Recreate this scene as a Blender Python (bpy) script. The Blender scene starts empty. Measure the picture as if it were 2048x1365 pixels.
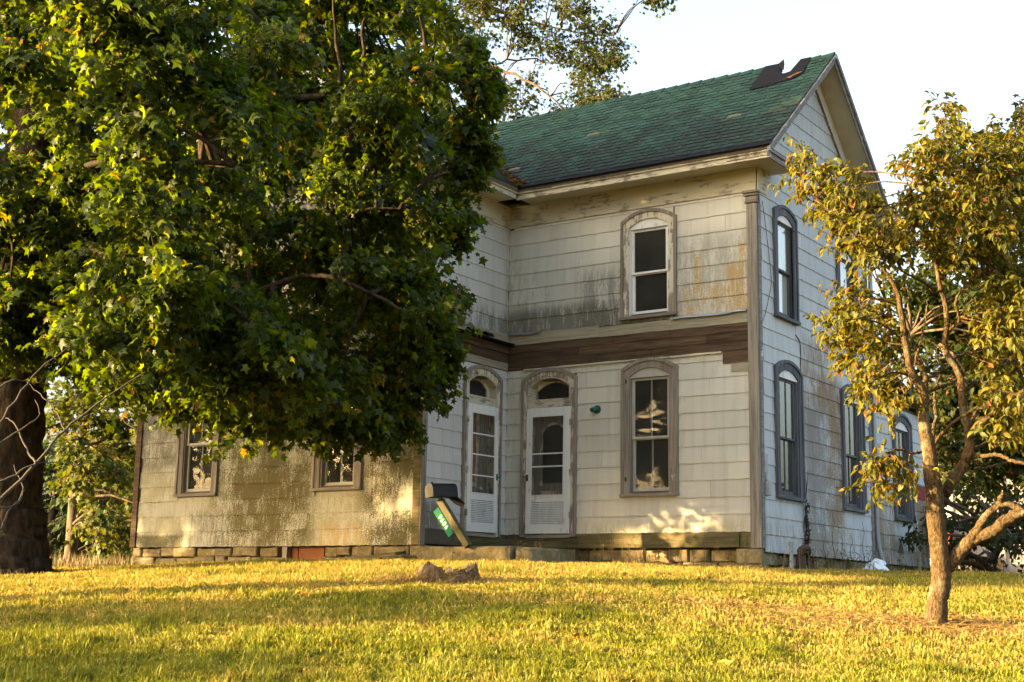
import bpy, math, random
import numpy as np
from mathutils import Vector, Matrix

rng = np.random.default_rng(7)
random.seed(7)
SC = bpy.context.scene
COL = SC.collection

# ------------------------------------------------------------------ camera
F_PX = 2801.81
CAM = np.array([8.9004, -20.1479, 0.0])
YAW, PITCH, ROLL = -0.5933, 0.1830, 0.0173


def cam_axes():
    cy, sy = math.cos(YAW), math.sin(YAW)
    r = np.array([cy, -sy, 0.]); f = np.array([sy, cy, 0.]); u = np.array([0, 0, 1.])
    cp, sp = math.cos(PITCH), math.sin(PITCH)
    f2 = f * cp + u * sp; u2 = u * cp - f * sp
    cr, sr = math.cos(ROLL), math.sin(ROLL)
    return r * cr + u2 * sr, u2 * cr - r * sr, f2


CR, CU, CF = cam_axes()
HF = np.array([math.sin(YAW), math.cos(YAW), 0.])      # level forward
HR = np.array([math.cos(YAW), -math.sin(YAW), 0.])     # level right
cam = bpy.data.cameras.new('camera')
camo = bpy.data.objects.new('camera', cam); COL.objects.link(camo)
m = Matrix.Identity(4)
for i in range(3):
    m[i][0] = CR[i]; m[i][1] = CU[i]; m[i][2] = -CF[i]; m[i][3] = CAM[i]
camo.matrix_world = m
cam.sensor_width = 36.0
cam.lens = F_PX * 36.0 / 2048.0
cam.clip_end = 3000.0
SC.camera = camo

# ------------------------------------------------------------------ light
SUN_EL = math.radians(11.5)
SH = np.array([-0.669, -0.743]); SH = SH / np.linalg.norm(SH)
w = bpy.data.worlds.new('World'); SC.world = w; w.use_nodes = True
wn = w.node_tree; wn.nodes.clear()
sky = wn.nodes.new('ShaderNodeTexSky'); sky.sky_type = 'NISHITA'; sky.sun_disc = False
sky.sun_elevation = SUN_EL; sky.sun_rotation = math.atan2(SH[0], SH[1])
sky.air_density = 1.0; sky.dust_density = 10.0; sky.ozone_density = 0.4; sky.altitude = 200
bg = wn.nodes.new('ShaderNodeBackground'); bg.inputs['Strength'].default_value = 0.138
wo = wn.nodes.new('ShaderNodeOutputWorld')
wn.links.new(sky.outputs[0], bg.inputs[0]); wn.links.new(bg.outputs[0], wo.inputs[0])
sl = bpy.data.lights.new('sun', 'SUN'); sl.energy = 4.8; sl.angle = math.radians(0.6)
sl.color = (1.0, 0.69, 0.31)
so = bpy.data.objects.new('sun', sl); COL.objects.link(so)
sd = Vector((SH[0] * math.cos(SUN_EL), SH[1] * math.cos(SUN_EL), math.sin(SUN_EL)))
so.rotation_euler = sd.to_track_quat('Z', 'Y').to_euler(); so.location = (-30, -30, 20)
vs = SC.view_settings
vs.view_transform = 'Standard'; vs.look = 'None'; vs.exposure = 2.95; vs.gamma = 1.0
vs.use_curve_mapping = False
SC.cycles.use_denoising = True
SC.cycles.max_bounces = 8; SC.cycles.diffuse_bounces = 3; SC.cycles.glossy_bounces = 3
SC.cycles.transmission_bounces = 6; SC.cycles.transparent_max_bounces = 16
SC.cycles.caustics_reflective = False; SC.cycles.caustics_refractive = False


# ------------------------------------------------------------------ helpers
def ray(px, py):
    return CF + CR * (px - 1024) / F_PX - CU * (py - 682.5) / F_PX


def hit(px, py, axis, val):
    d = ray(px, py); t = (val - CAM[axis]) / d[axis]
    return CAM + t * d


def at(px, py, d):
    """point seen at a pixel, d metres ahead on the level"""
    r = ray(px, py); return CAM + r * (d / (r @ HF))


GX = np.array([-40, 0, 5, 9, 12, 14, 16, 18, 20, 22, 24, 60, 150, 800.])
GZ = np.array([-1.9, -1.65, -1.15, -.64, -.24, .03, .26, .45, .58, .635, .655, .62, .4, -1.0])


def ground(x, y):
    x = np.asarray(x, float); y = np.asarray(y, float)
    dx = x - CAM[0]; dy = y - CAM[1]
    d = dx * HF[0] + dy * HF[1]; u = dx * HR[0] + dy * HR[1]
    z = (np.interp(d - .6, GX, GZ) + np.interp(d + .6, GX, GZ) + np.interp(d, GX, GZ)) / 3
    k = np.clip((d - 4) / 12, 0, 1)
    z = z - (.039 * np.clip(-u - 1.2, 0, 8) + .012 * np.clip(u, 0, 8) + .05) * k
    z = z + .025 * np.sin(u * .9 + .7 * d) * np.sin(d * .8 - .3 * u) + .012 * np.sin(u * 2.3 + 1) * np.sin(d * 2.1)
    return z


def ud(u, d):
    return CAM[:2] + HR[:2] * u + HF[:2] * d


def gpt(u, d):
    x, y = ud(u, d); return np.array([x, y, float(ground(x, y))])


class MB:
    def __init__(s): s.v = []; s.f = []; s.mi = []

    def add(s, vs, fs, mi=0):
        o = len(s.v); s.v += [tuple(map(float, q)) for q in vs]
        for f in fs: s.f.append(tuple(i + o for i in f)); s.mi.append(mi)
        return s

    def hexa(s, p, mi=0):      # p: 8 points, bottom 4 then top 4
        return s.add(p, [(3, 2, 1, 0), (4, 5, 6, 7), (0, 1, 5, 4), (1, 2, 6, 5), (2, 3, 7, 6), (3, 0, 4, 7)], mi)

    def box(s, x0, x1, y0, y1, z0, z1, mi=0):
        return s.hexa([(x0, y0, z0), (x1, y0, z0), (x1, y1, z0), (x0, y1, z0), (x0, y0, z1), (x1, y0, z1), (x1, y1, z1), (x0, y1, z1)], mi)

    def fbox(s, fr, u0, u1, v0, v1, w0, w1, mi=0):
        return s.hexa([fr(u0, v0, w1), fr(u1, v0, w1), fr(u1, v0, w0), fr(u0, v0, w0), fr(u0, v1, w1), fr(u1, v1, w1), fr(u1, v1, w0), fr(u0, v1, w0)], mi)

    def fprism(s, fr, poly, w0, w1, mi=0):
        n = len(poly)
        vs = [fr(a, b, w1) for a, b in poly] + [fr(a, b, w0) for a, b in poly]
        fs = [tuple(range(n)), tuple(range(2 * n - 1, n - 1, -1))]
        fs += [(i, i + n, (i + 1) % n + n, (i + 1) % n) for i in range(n)]
        return s.add(vs, fs, mi)

    def fband(s, fr, outer, inner, w0, w1, closed=False, mi=0):
        n = len(outer)
        vs = [fr(a, b, w1) for a, b in outer] + [fr(a, b, w1) for a, b in inner] + [fr(a, b, w0) for a, b in outer] + [fr(a, b, w0) for a, b in inner]
        fs = []
        for i in range(n if closed else n - 1):
            j = (i + 1) % n
            fs += [(i, n + i, n + j, j), (2 * n + i, 2 * n + j, 3 * n + j, 3 * n + i), (i, j, 2 * n + j, 2 * n + i), (n + i, 3 * n + i, 3 * n + j, n + j)]
        if not closed:
            fs += [(0, 2 * n, 3 * n, n), (n - 1, 2 * n - 1, 4 * n - 1, 3 * n - 1)]
        return s.add(vs, fs, mi)

    def tube(s, pts, rad, sides=8, cap=True, mi=0):
        pts = [np.asarray(q, float) for q in pts]; n = len(pts)
        rad = [rad] * n if np.isscalar(rad) else rad
        V, Fq = tube_arrays(np.array(pts), np.array(rad, float), sides)
        o = len(s.v); s.v += [tuple(q) for q in V]
        for f in Fq: s.f.append(tuple(int(i) + o for i in f)); s.mi.append(mi)
        if cap:
            s.f.append(tuple(o + i for i in range(sides - 1, -1, -1))); s.mi.append(mi)
            s.f.append(tuple(o + (n - 1) * sides + i for i in range(sides))); s.mi.append(mi)
        return s


def tube_arrays(P, Rr, sides):
    n = len(P)
    T = np.gradient(P, axis=0); T /= np.linalg.norm(T, axis=1)[:, None] + 1e-9
    ref = np.array([0.31, 0.17, 0.93]) if abs(T[0, 2]) < .8 else np.array([1., .2, .1])
    A = np.cross(T, ref); A /= np.linalg.norm(A, axis=1)[:, None] + 1e-9
    B = np.cross(T, A)
    th = np.linspace(0, 2 * np.pi, sides, endpoint=False)
    V = P[:, None, :] + Rr[:, None, None] * (A[:, None, :] * np.cos(th)[None, :, None] + B[:, None, :] * np.sin(th)[None, :, None])
    V = V.reshape(-1, 3)
    i = np.arange(n - 1)[:, None] * sides; j = np.arange(sides)[None, :]; k = (j + 1) % sides
    Fq = np.stack([i + j, i + sides + j, i + sides + k, i + k], -1).reshape(-1, 4)
    return V, Fq


def link(o, parent=None, shift=None):
    COL.objects.link(o)
    if parent is not None:
        o.parent = parent
        if parent.type == 'EMPTY': o.location = -Vector(parent.location)
    return o


def obj(name, mb, mat, parent=None, smooth=False, bevel=0):
    me = bpy.data.meshes.new(name); me.from_pydata(mb.v, [], mb.f); me.update()
    mats = mat if isinstance(mat, (list, tuple)) else [mat]
    for q in mats: me.materials.append(q)
    if len(mats) > 1: me.polygons.foreach_set('material_index', mb.mi)
    if smooth: me.polygons.foreach_set('use_smooth', [True] * len(me.polygons))
    o = bpy.data.objects.new(name, me); link(o, parent)
    if bevel:
        b = o.modifiers.new('bevel', 'BEVEL'); b.width = bevel; b.segments = 1; b.limit_method = 'ANGLE'
    return o


def arr_obj(name, V, Fc, mat, parent=None, col=None, smooth=False, fmat=None):
    """mesh from numpy arrays; Fc (n,3) or (n,4)"""
    V = np.ascontiguousarray(V, np.float32); Fc = np.ascontiguousarray(Fc, np.int32)
    me = bpy.data.meshes.new(name); n, k = Fc.shape
    me.vertices.add(len(V)); me.vertices.foreach_set('co', V.ravel())
    me.loops.add(n * k); me.loops.foreach_set('vertex_index', Fc.ravel())
    me.polygons.add(n); me.polygons.foreach_set('loop_start', np.arange(0, n * k, k, dtype=np.int32))
    me.polygons.foreach_set('loop_total', np.full(n, k, np.int32))
    if smooth: me.polygons.foreach_set('use_smooth', np.ones(n, bool))
    for q in (mat if isinstance(mat, (list, tuple)) else [mat]): me.materials.append(q)
    if fmat is not None: me.polygons.foreach_set('material_index', np.asarray(fmat, np.int32))
    me.update()
    if col is not None:
        a = me.color_attributes.new('col', 'FLOAT_COLOR', 'POINT')
        c = np.ones((len(V), 4), np.float32); c[:, :3] = col; a.data.foreach_set('color', c.ravel())
    o = bpy.data.objects.new(name, me); link(o, parent)
    return o


def tag(o, label=None, cat=None, group=None, kind=None):
    if label: o['label'] = label
    if cat: o['category'] = cat
    if group: o['group'] = group
    if kind: o['kind'] = kind
    return o


def empty(name, loc, label, cat, group=None):
    o = bpy.data.objects.new(name, None); o.empty_display_size = .3
    o.location = Vector([float(q) for q in loc]); COL.objects.link(o)
    return tag(o, label, cat, group)


def smoothline(P, n=4):
    P = np.asarray(P, float); out = []
    Q = np.vstack([2 * P[0] - P[1], P, 2 * P[-1] - P[-2]])
    for i in range(1, len(Q) - 2):
        for t in np.linspace(0, 1, n, endpoint=False):
            a, b, c, d = Q[i - 1], Q[i], Q[i + 1], Q[i + 2]
            out.append(.5 * (2 * b + (c - a) * t + (2 * a - 5 * b + 4 * c - d) * t * t + (3 * b - a - 3 * c + d) * t ** 3))
    out.append(P[-1]); return np.array(out)


# ------------------------------------------------------------------ materials
class NT:
    def __init__(s, name):
        s.m = bpy.data.materials.new(name); s.m.use_nodes = True; s.t = s.m.node_tree; s.t.nodes.clear()
        s.out = s.n('ShaderNodeOutputMaterial')

    def n(s, t, **k):
        q = s.t.nodes.new(t)
        for a, b in k.items(): setattr(q, a, b)
        return q

    def set(s, node, key, v):
        i = node.inputs[key]
        if isinstance(v, bpy.types.NodeSocket): s.t.links.new(v, i)
        elif isinstance(v, (tuple, list)) and len(v) == 3 and i.type == 'RGBA': i.default_value = (*v, 1)
        else: i.default_value = v

    def math(s, op, a, b=None, c=None, clamp=False):
        q = s.n('ShaderNodeMath', operation=op, use_clamp=clamp); s.set(q, 0, a)
        if b is not None: s.set(q, 1, b)
        if c is not None: s.set(q, 2, c)
        return q.outputs[0]

    def vmath(s, op, a, b=None):
        q = s.n('ShaderNodeVectorMath', operation=op); s.set(q, 0, a)
        if b is not None: s.set(q, 1, b)
        return q.outputs[0]

    def pos(s, obj=False):
        return s.n('ShaderNodeTexCoord').outputs['Object'] if obj else s.n('ShaderNodeNewGeometry').outputs['Position']

    def noise(s, vec, scale=(1, 1, 1), detail=4, rough=.55, off=(0, 0, 0)):
        v = s.vmath('ADD', s.vmath('MULTIPLY', vec, scale), off)
        q = s.n('ShaderNodeTexNoise'); s.set(q, 'Vector', v); q.inputs['Scale'].default_value = 1
        q.inputs['Detail'].default_value = detail; q.inputs['Roughness'].default_value = rough
        return q.outputs[0]

    def step(s, x, a, b):
        q = s.n('ShaderNodeMapRange', interpolation_type='SMOOTHSTEP'); s.set(q, 0, x); s.set(q, 1, a); s.set(q, 2, b)
        return q.outputs[0]

    def mix(s, f, a, b):
        q = s.n('ShaderNodeMix', data_type='RGBA'); s.set(q, 0, f); s.set(q, 6, a); s.set(q, 7, b); return q.outputs[2]

    def mulc(s, c, f):
        q = s.n('ShaderNodeVectorMath', operation='SCALE'); s.set(q, 0, c); s.set(q, 'Scale', f); return q.outputs[0]

    def rnd(s):
        return s.n('ShaderNodeObjectInfo').outputs['Random']

    def bump(s, h, strength=.3, dist=.01):
        q = s.n('ShaderNodeBump'); s.set(q, 'Height', h); q.inputs['Strength'].default_value = strength; q.inputs['Distance'].default_value = dist
        return q.outputs[0]

    def pbr(s, col, rough=.8, normal=None, spec=.3, metal=0):
        q = s.n('ShaderNodeBsdfPrincipled'); s.set(q, 'Base Color', col); s.set(q, 'Roughness', rough)
        q.inputs['Specular IOR Level'].default_value = spec; s.set(q, 'Metallic', metal)
        if normal is not None: s.set(q, 'Normal', normal)
        return q.outputs[0]

    def done(s, sh):
        s.t.links.new(sh, s.out.inputs[0]); return s.m

    def box(s, p, c, h, soft):
        """soft box mask round c with half sizes h"""
        d = s.vmath('SUBTRACT', s.vmath('ABSOLUTE', s.vmath('SUBTRACT', p, c)), h)
        q = s.n('ShaderNodeSeparateXYZ'); s.set(q, 0, d)
        mx = s.math('MAXIMUM', s.math('MAXIMUM', q.outputs[0], q.outputs[1]), q.outputs[2])
        return s.step(mx, soft, -soft * .3)


def siding(name, base, stains, streak=.12):
    N = NT(name); p = N.pos()
    r = N.rnd(); at_ = N.n('ShaderNodeAttribute', attribute_name='rnd').outputs['Fac']
    rr = N.math('FRACT', N.math('ADD', r, at_))
    st = N.noise(p, (9, 9, .7), 5, .6)
    f = N.math('MULTIPLY_ADD', rr, .13, .89)
    f = N.math('MULTIPLY', f, N.math('SUBTRACT', 1.0, N.math('MULTIPLY', N.step(st, .42, .75), streak)))
    c = N.mulc(base, f)
    fine = N.noise(p, (60, 60, 60), 3, .7); big = N.noise(p, (1.7, 1.7, 1.7), 4, .6, (3, 1, 5))
    vert = N.noise(p, (7, 7, 1.1), 6, .7, (11, 2, 7)); vein = N.noise(p, (28, 28, 5), 4, .7, (1, 9, 4))
    # general grime creeping up from each lower butt edge
    for (cc, hh, soft, col, thr, stren, kind) in stains:
        m_ = N.box(p, cc, hh, soft)
        n1 = {'v': vert, 'b': big, 'f': fine}[kind]
        k = N.math('ADD', N.math('MULTIPLY', n1, .62), N.math('MULTIPLY', vein if kind != 'f' else big, .38))
        k = N.math('ADD', k, N.math('MULTIPLY', N.math('SUBTRACT', fine, .5), .75 if kind == 'b' else .4))
        k = N.math('ADD', k, N.math('MULTIPLY', N.math('SUBTRACT', rr, .5), .08))
        m2 = N.math('MULTIPLY', N.math('MULTIPLY', m_, N.step(k, thr - .07, thr + .09)), stren)
        c = N.mix(m2, c, col)
    return N.done(N.pbr(c, .7, N.bump(N.math('ADD', N.math('MULTIPLY', vein, .6), N.math('MULTIPLY', fine, .4)), .25, .004), .25))


def wood(name, c1, c2, grain, paint=None, thr=.5, rnd=.35, moss=None):
    """weathered wood; grain = 'x','y','z' long axis, optional flaking paint"""
    N = NT(name); p = N.pos()
    sc = {'x': (1.6, 38, 38), 'y': (38, 1.6, 38), 'z': (38, 38, 1.6), 'h': (2.2, 2.2, 42)}[grain]
    g = N.noise(p, sc, 6, .65); g2 = N.noise(p, tuple(q * .35 for q in sc), 4, .6, (5, 5, 5))
    k = N.math('ADD', N.math('MULTIPLY', g, .6), N.math('MULTIPLY', g2, .4))
    c = N.mix(N.step(k, .33, .67), c1, c2)
    c = N.mulc(c, N.math('MULTIPLY_ADD', N.rnd(), rnd, 1 - rnd / 2))
    if moss:
        c = N.mix(N.math('MULTIPLY', N.step(N.noise(p, (2.2, 2.2, 3.5), 5, .65, (8, 3, 1)), .5, .66), .8), c, moss)
    h = k
    if paint:
        sp = tuple(max(.45 * q, 3) for q in sc)
        f = N.math('ADD', N.math('MULTIPLY', N.noise(p, sp, 6, .7, (2, 7, 3)), .5), N.math('MULTIPLY', N.noise(p, (3, 3, 3), 5, .65, (9, 9, 9)), .5))
        m_ = N.step(f, thr - .02, thr + .02)
        c = N.mix(m_, c, N.mulc(paint, N.math('MULTIPLY_ADD', g2, .25, .85)))
        h = N.math('ADD', N.math('MULTIPLY', k, .5), m_)
    return N.done(N.pbr(c, .8, N.bump(h, .5, .006), .2))


def plain(name, col, rough=.7, var=.15, scale=8, spec=.3, metal=0, bump=.15):
    N = NT(name); p = N.pos(); k = N.noise(p, (scale,) * 3, 5, .6)
    c = N.mulc(col, N.math('MULTIPLY_ADD', k, var * 2, 1 - var))
    return N.done(N.pbr(c, rough, N.bump(k, bump, .01), spec, metal))


def leafmat(name, trans=.4, tint=(1.5, 1.35, .5), rough=.5):
    N = NT(name); a = N.n('ShaderNodeAttribute', attribute_name='col').outputs['Color']
    d = N.pbr(a, rough, None, .2)
    t = N.n('ShaderNodeBsdfTranslucent'); N.set(t, 'Color', N.vmath('MULTIPLY', a, tint))
    x = N.n('ShaderNodeMixShader'); N.set(x, 0, trans); N.set(x, 1, d); N.set(x, 2, t.outputs[0])
    return N.done(x.outputs[0])


def bark(name, c1, c2, scale=14, lichen=None, strength=.9):
    N = NT(name); p = N.pos()
    k = N.noise(p, (scale, scale, scale * .28), 7, .7); b = N.noise(p, (4, 4, 4), 5, .6, (4, 1, 2))
    c = N.mix(N.step(k, .36, .64), c1, c2)
    if lichen: c = N.mix(N.math('MULTIPLY', N.step(b, .54, .64), .65), c, lichen)
    return N.done(N.pbr(c, .9, N.bump(k, strength, .03), .15))


def glassmat(name, tint=.86, f0=.014, dust=.035, wav=.015):
    N = NT(name); p = N.pos()
    nb = N.bump(N.noise(p, (2.5, 2.5, 2.5), 2, .5), wav, .05)
    lw = N.n('ShaderNodeLayerWeight'); lw.inputs['Blend'].default_value = .5; N.set(lw, 'Normal', nb)
    bf = N.n('ShaderNodeNewGeometry').outputs['Backfacing']
    fz = N.math('MULTIPLY', N.math('MULTIPLY_ADD', N.math('POWER', lw.outputs['Facing'], 5.0), 1 - f0, f0), N.math('SUBTRACT', 1.0, bf))
    tr = N.n('ShaderNodeBsdfTransparent'); tr.inputs[0].default_value = (tint, tint, tint * .98, 1)
    gl = N.n('ShaderNodeBsdfGlossy'); gl.inputs['Roughness'].default_value = .015; N.set(gl, 'Normal', nb)
    x = N.n('ShaderNodeMixShader'); N.set(x, 0, fz); N.set(x, 1, tr.outputs[0]); N.set(x, 2, gl.outputs[0])
    df = N.n('ShaderNodeBsdfDiffuse'); df.inputs[0].default_value = (.5, .5, .46, 1)
    y = N.n('ShaderNodeMixShader'); N.set(y, 0, N.math('MULTIPLY', N.noise(p, (6, 6, 3), 4, .7), dust * 2)); N.set(y, 1, x.outputs[0]); N.set(y, 2, df.outputs[0])
    return N.done(y.outputs[0])


WH = (.60, .585, .51)
MOLD = (.10, .095, .07); OCHRE = (.42, .25, .045); MOSSY = (.062, .054, .012); RUST = (.20, .12, .05)
M = {}
M['siding_c'] = siding('painted_cement_shingles_front', (.62, .605, .525), [
    ((-3.2, 0, 4.70), (1.7, .3, .26), .2, MOLD, .40, .82, 'v'),
    ((-4.4, 0, 5.1), (.5, .3, .5), .4, MOLD, .57, .4, 'v'),
    ((-2.6, 0, 5.0), (.6, .3, .45), .35, MOLD, .47, .6, 'v'),
    ((-.75, 0, 5.25), (.62, .3, .55), .35, (.22, .22, .18), .45, .62, 'v'),
    ((-.7, 0, 4.75), (.55, .3, .25), .2, OCHRE, .47, .7, 'b'),
    ((-.3, 0, 5.15), (.2, .3, .2), .15, OCHRE, .5, .7, 'v'),
    ((-1.05, 0, 5.3), (.035, .3, .3), .05, OCHRE, .42, .85, 'f'),
    ((-.26, 0, 5.55), (.04, .3, .14), .05, OCHRE, .42, .8, 'f'),
    ((-1.5, 0, 1.1), (1.6, .3, .12), .2, (.33, .28, .11), .48, .55, 'v'),
    ((-4.77, 0, 3.5), (.12, .3, 3.2), .25, (.30, .27, .18), .52, .45, 'v'),
    ((-2.7, 0, 3.9), (2.0, .3, .1), .12, (.3, .27, .17), .52, .4, 'v')])
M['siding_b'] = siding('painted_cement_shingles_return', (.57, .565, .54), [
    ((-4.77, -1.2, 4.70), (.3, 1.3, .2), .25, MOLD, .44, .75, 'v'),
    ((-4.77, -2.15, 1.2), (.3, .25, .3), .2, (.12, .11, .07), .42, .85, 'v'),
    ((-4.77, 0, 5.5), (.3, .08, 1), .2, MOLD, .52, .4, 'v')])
M['siding_d'] = siding('painted_cement_shingles_side_sky_tint', (.52, .535, .54), [  # aged white paint, with the blue cast of sky light mixed into its base
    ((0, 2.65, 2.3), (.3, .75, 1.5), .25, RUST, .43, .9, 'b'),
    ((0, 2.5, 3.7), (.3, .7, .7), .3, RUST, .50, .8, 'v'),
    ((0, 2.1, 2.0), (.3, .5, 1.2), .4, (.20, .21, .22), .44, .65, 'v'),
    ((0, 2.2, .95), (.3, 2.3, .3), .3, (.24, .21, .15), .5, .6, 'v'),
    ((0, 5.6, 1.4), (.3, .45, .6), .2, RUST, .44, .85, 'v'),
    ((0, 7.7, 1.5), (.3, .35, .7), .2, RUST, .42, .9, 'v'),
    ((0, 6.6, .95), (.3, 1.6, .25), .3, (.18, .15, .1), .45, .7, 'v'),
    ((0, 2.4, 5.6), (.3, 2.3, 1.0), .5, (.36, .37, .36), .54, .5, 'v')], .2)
M['siding_a'] = siding('painted_cement_shingles_wing', (.47, .455, .375), [
    ((-8.1, -2.4, 2.3), (3.3, .3, 1.6), .3, (.24, .215, .09), .49, .7, 'b'),
    ((-8.2, -2.4, 2.25), (1.05, .3, 1.3), .35, (.13, .12, .04), .40, .8, 'b'),
    ((-8.2, -2.4, 2.25), (1.0, .3, 1.3), .35, MOSSY, .49, .92, 'b'),
    ((-8.15, -2.4, 1.3), (.75, .3, .7), .3, (.085, .066, .012), .43, .9, 'b'),
    ((-5.3, -2.4, 2.0), (.55, .3, 1.4), .3, MOSSY, .46, .92, 'b'),
    ((-10.85, -2.4, 2.85), (.55, .3, .55), .15, MOLD, .43, .75, 'b'),
    ((-10.8, -2.4, .93), (.7, .3, .1), .06, MOSSY, .4, .9, 'b'),
    ((-9.5, -2.4, 1.12), (.4, .3, .28), .12, MOLD, .47, .7, 'v'),
    ((-8.1, -2.4, 5.2), (3.4, .3, 1.6), .5, MOLD, .5, .6, 'v'),
    ((-6.3, -2.4, 1.0), (.5, .3, .16), .1, (.38, .24, .05), .5, .6, 'v')])
M['trim_peel_x'] = wood('peeling_cream_trim', (.20, .165, .125), (.36, .31, .25), 'h', (.56, .52, .40), .475, .1)
M['trim_peel_z'] = wood('peeling_cream_casing', (.19, .155, .12), (.35, .30, .24), 'z', (.62, .58, .46), .50, .1)
M['trim_grey_z'] = wood('bare_grey_casing', (.15, .125, .10), (.32, .28, .235), 'z', (.60, .58, .52), .62, .25)
M['trim_grey_h'] = wood('bare_grey_rail', (.15, .125, .10), (.31, .275, .225), 'h', (.60, .58, .50), .60, .25)
M['frieze'] = wood('frieze_cream_paint', (.24, .20, .15), (.38, .33, .25), 'h', (.54, .49, .36), .45, .06)
M['soffit'] = plain('soffit_dirty_cream', (.48, .44, .34), .8, .25, 3)
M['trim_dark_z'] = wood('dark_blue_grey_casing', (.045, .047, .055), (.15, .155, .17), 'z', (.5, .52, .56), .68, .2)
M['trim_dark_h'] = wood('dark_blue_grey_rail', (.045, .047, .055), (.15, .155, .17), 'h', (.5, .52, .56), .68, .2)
M['rake'] = wood('rake_grey_wood', (.13, .12, .115), (.28, .27, .26), 'y', (.58, .58, .57), .60, .15)
M['post'] = wood('corner_post_wood', (.13, .115, .095), (.33, .30, .25), 'z', (.5, .49, .46), .66, .15)
M['board_brown'] = wood('bare_brown_boards', (.035, .022, .013), (.13, .085, .05), 'h', None, .5, .5)
M['mail_post'] = wood('mossy_post', (.045, .04, .025), (.115, .10, .06), 'z', None, .5, .1, (.055, .06, .010))
M['board_grey'] = wood('pale_grey_boards', (.22, .20, .145), (.38, .35, .25), 'h', None, .5, .3)
M['board_green'] = wood('mossy_sill_boards', (.07, .058, .03), (.17, .14, .07), 'h', None, .5, .3, (.07, .075, .014))
M['wall'] = plain('sheathing_dark', (.10, .085, .06), .9)
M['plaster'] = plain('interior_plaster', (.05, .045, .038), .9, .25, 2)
M['white'] = wood('white_painted_wood', (.55, .54, .50), (.66, .65, .62), 'z', (.76, .76, .74), .42, .04)
M['white_door'] = wood('white_storm_door_paint', (.42, .39, .30), (.58, .56, .48), 'z', (.74, .74, .71), .39, .04)
M['storm_grey'] = plain('grey_storm_frame', (.42, .41, .36), .6, .15, 10)
M['glass'] = glassmat('old_window_glass')
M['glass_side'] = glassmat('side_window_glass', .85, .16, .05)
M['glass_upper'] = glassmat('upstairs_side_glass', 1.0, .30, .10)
M['blind_or_backing'] = plain('white_blind_and_sky_backing', (.84, .84, .83), .9, .05)  # wing blind, and the white sheets added behind the upstairs side panes
M['black_tar'] = plain('tar_paper', (.010, .010, .013), .85, .4, 5, .08)
M['flash'] = plain('galvanised_flashing', (.28, .31, .34), .45, .2, 6, .5, .6)
M['stone'] = None
M['black_metal'] = plain('black_mailbox_metal', (.012, .012, .014), .55, .3, 20, .3)
M['tank'] = plain('brown_tank_rust', (.055, .038, .03), .8, .4, 4)
M['rust_panel'] = plain('rusty_panel', (.20, .07, .028), .8, .45, 4)
M['green_sign'] = plain('green_sign_enamel', (.003, .085, .048), .7, .08, 10, .1)
M['white_paint'] = plain('white_numeral_paint', (.8, .8, .78), .5, .03)
M['lamp_green'] = plain('green_lamp_enamel', (.01, .13, .10), .35, .2, 20, .5)
M['concrete'] = None
M['orange'] = plain('orange_machine_paint', (.55, .10, .015), .5, .2, 6)
M['shed'] = wood('white_shed_boards', (.25, .22, .20), (.42, .39, .37), 'z', (.50, .46, .44), .42, .1)
M['brown_door'] = wood('brown_stained_door', (.30, .09, .025), (.50, .17, .05), 'z', None, .5, .1)
M['red'] = plain('red_board', (.22, .03, .035), .8, .3, 8)
M['bag'] = plain('white_plastic', (.75, .78, .82), .5, .1, 8)
M['rusty'] = plain('rusty_iron', (.07, .045, .035), .8, .5, 20)
N = NT('foundation_stone'); p = N.pos()
k = N.noise(p, (9, 9, 9), 6, .7); g = N.noise(p, (2.3, 2.3, 2.3), 4, .6, (4, 4, 4))
c = N.mix(N.step(k, .3, .7), (.15, .115, .06), (.31, .25, .145)); c = N.mulc(c, N.math('MULTIPLY_ADD', N.rnd(), .5, .72))
c = N.mix(N.math('MULTIPLY', N.step(g, .52, .66), .7), c, (.17, .13, .045))
M['stone'] = N.done(N.pbr(c, .9, N.bump(k, .7, .02), .15))
N = NT('mossy_concrete'); p = N.pos()
k = N.noise(p, (14, 14, 14), 7, .7); g = N.noise(p, (4, 4, 5), 5, .65, (2, 6, 4))
c = N.mix(N.step(k, .3, .7), (.13, .105, .06), (.24, .20, .115)); c = N.mix(N.math('MULTIPLY', N.step(g, .5, .64), .6), c, (.13, .10, .035))
M['concrete'] = N.done(N.pbr(c, .9, N.bump(k, .6, .01), .15))
N = NT('green_asphalt_shingle'); p = N.pos()
at_ = N.n('ShaderNodeAttribute', attribute_name='rnd').outputs['Fac']
rr = N.math('FRACT', N.math('ADD', N.rnd(), at_))
fine = N.noise(p, (90, 90, 90), 2, .7); big = N.noise(p, (1.5, 1.5, 1.5), 6, .68); b2 = N.noise(p, (7, 7, 7), 5, .7, (3, 3, 3))
c = N.mix(rr, (.012, .036, .029), (.022, .062, .048))
c = N.mulc(c, N.math('MULTIPLY_ADD', fine, .6, .7))
sx = N.n('ShaderNodeSeparateXYZ'); N.set(sx, 0, p)
lowness = N.math('MULTIPLY', N.step(sx.outputs[2], 9.4, 7.2), .16)
dk = N.math('ADD', N.math('ADD', N.math('MULTIPLY', big, .6), N.math('MULTIPLY', b2, .4)), lowness)
c = N.mix(N.math('MULTIPLY', N.step(dk, .52, .68), .88), c, (.012, .018, .017))
c = N.mix(N.math('MULTIPLY', N.step(N.math('ADD', b2, N.math('MULTIPLY', rr, .1)), .68, .78), .4), c, (.16, .17, .045))
M['roof'] = N.done(N.pbr(c, .9, N.bump(fine, .4, .004), .2))
M['leaf_maple'] = leafmat('maple_leaf', .45, (4.6, 4.0, .4), .45)
M['leaf_far'] = leafmat('distant_leaf', .4, (1.7, 1.5, .6), .6)
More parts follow.
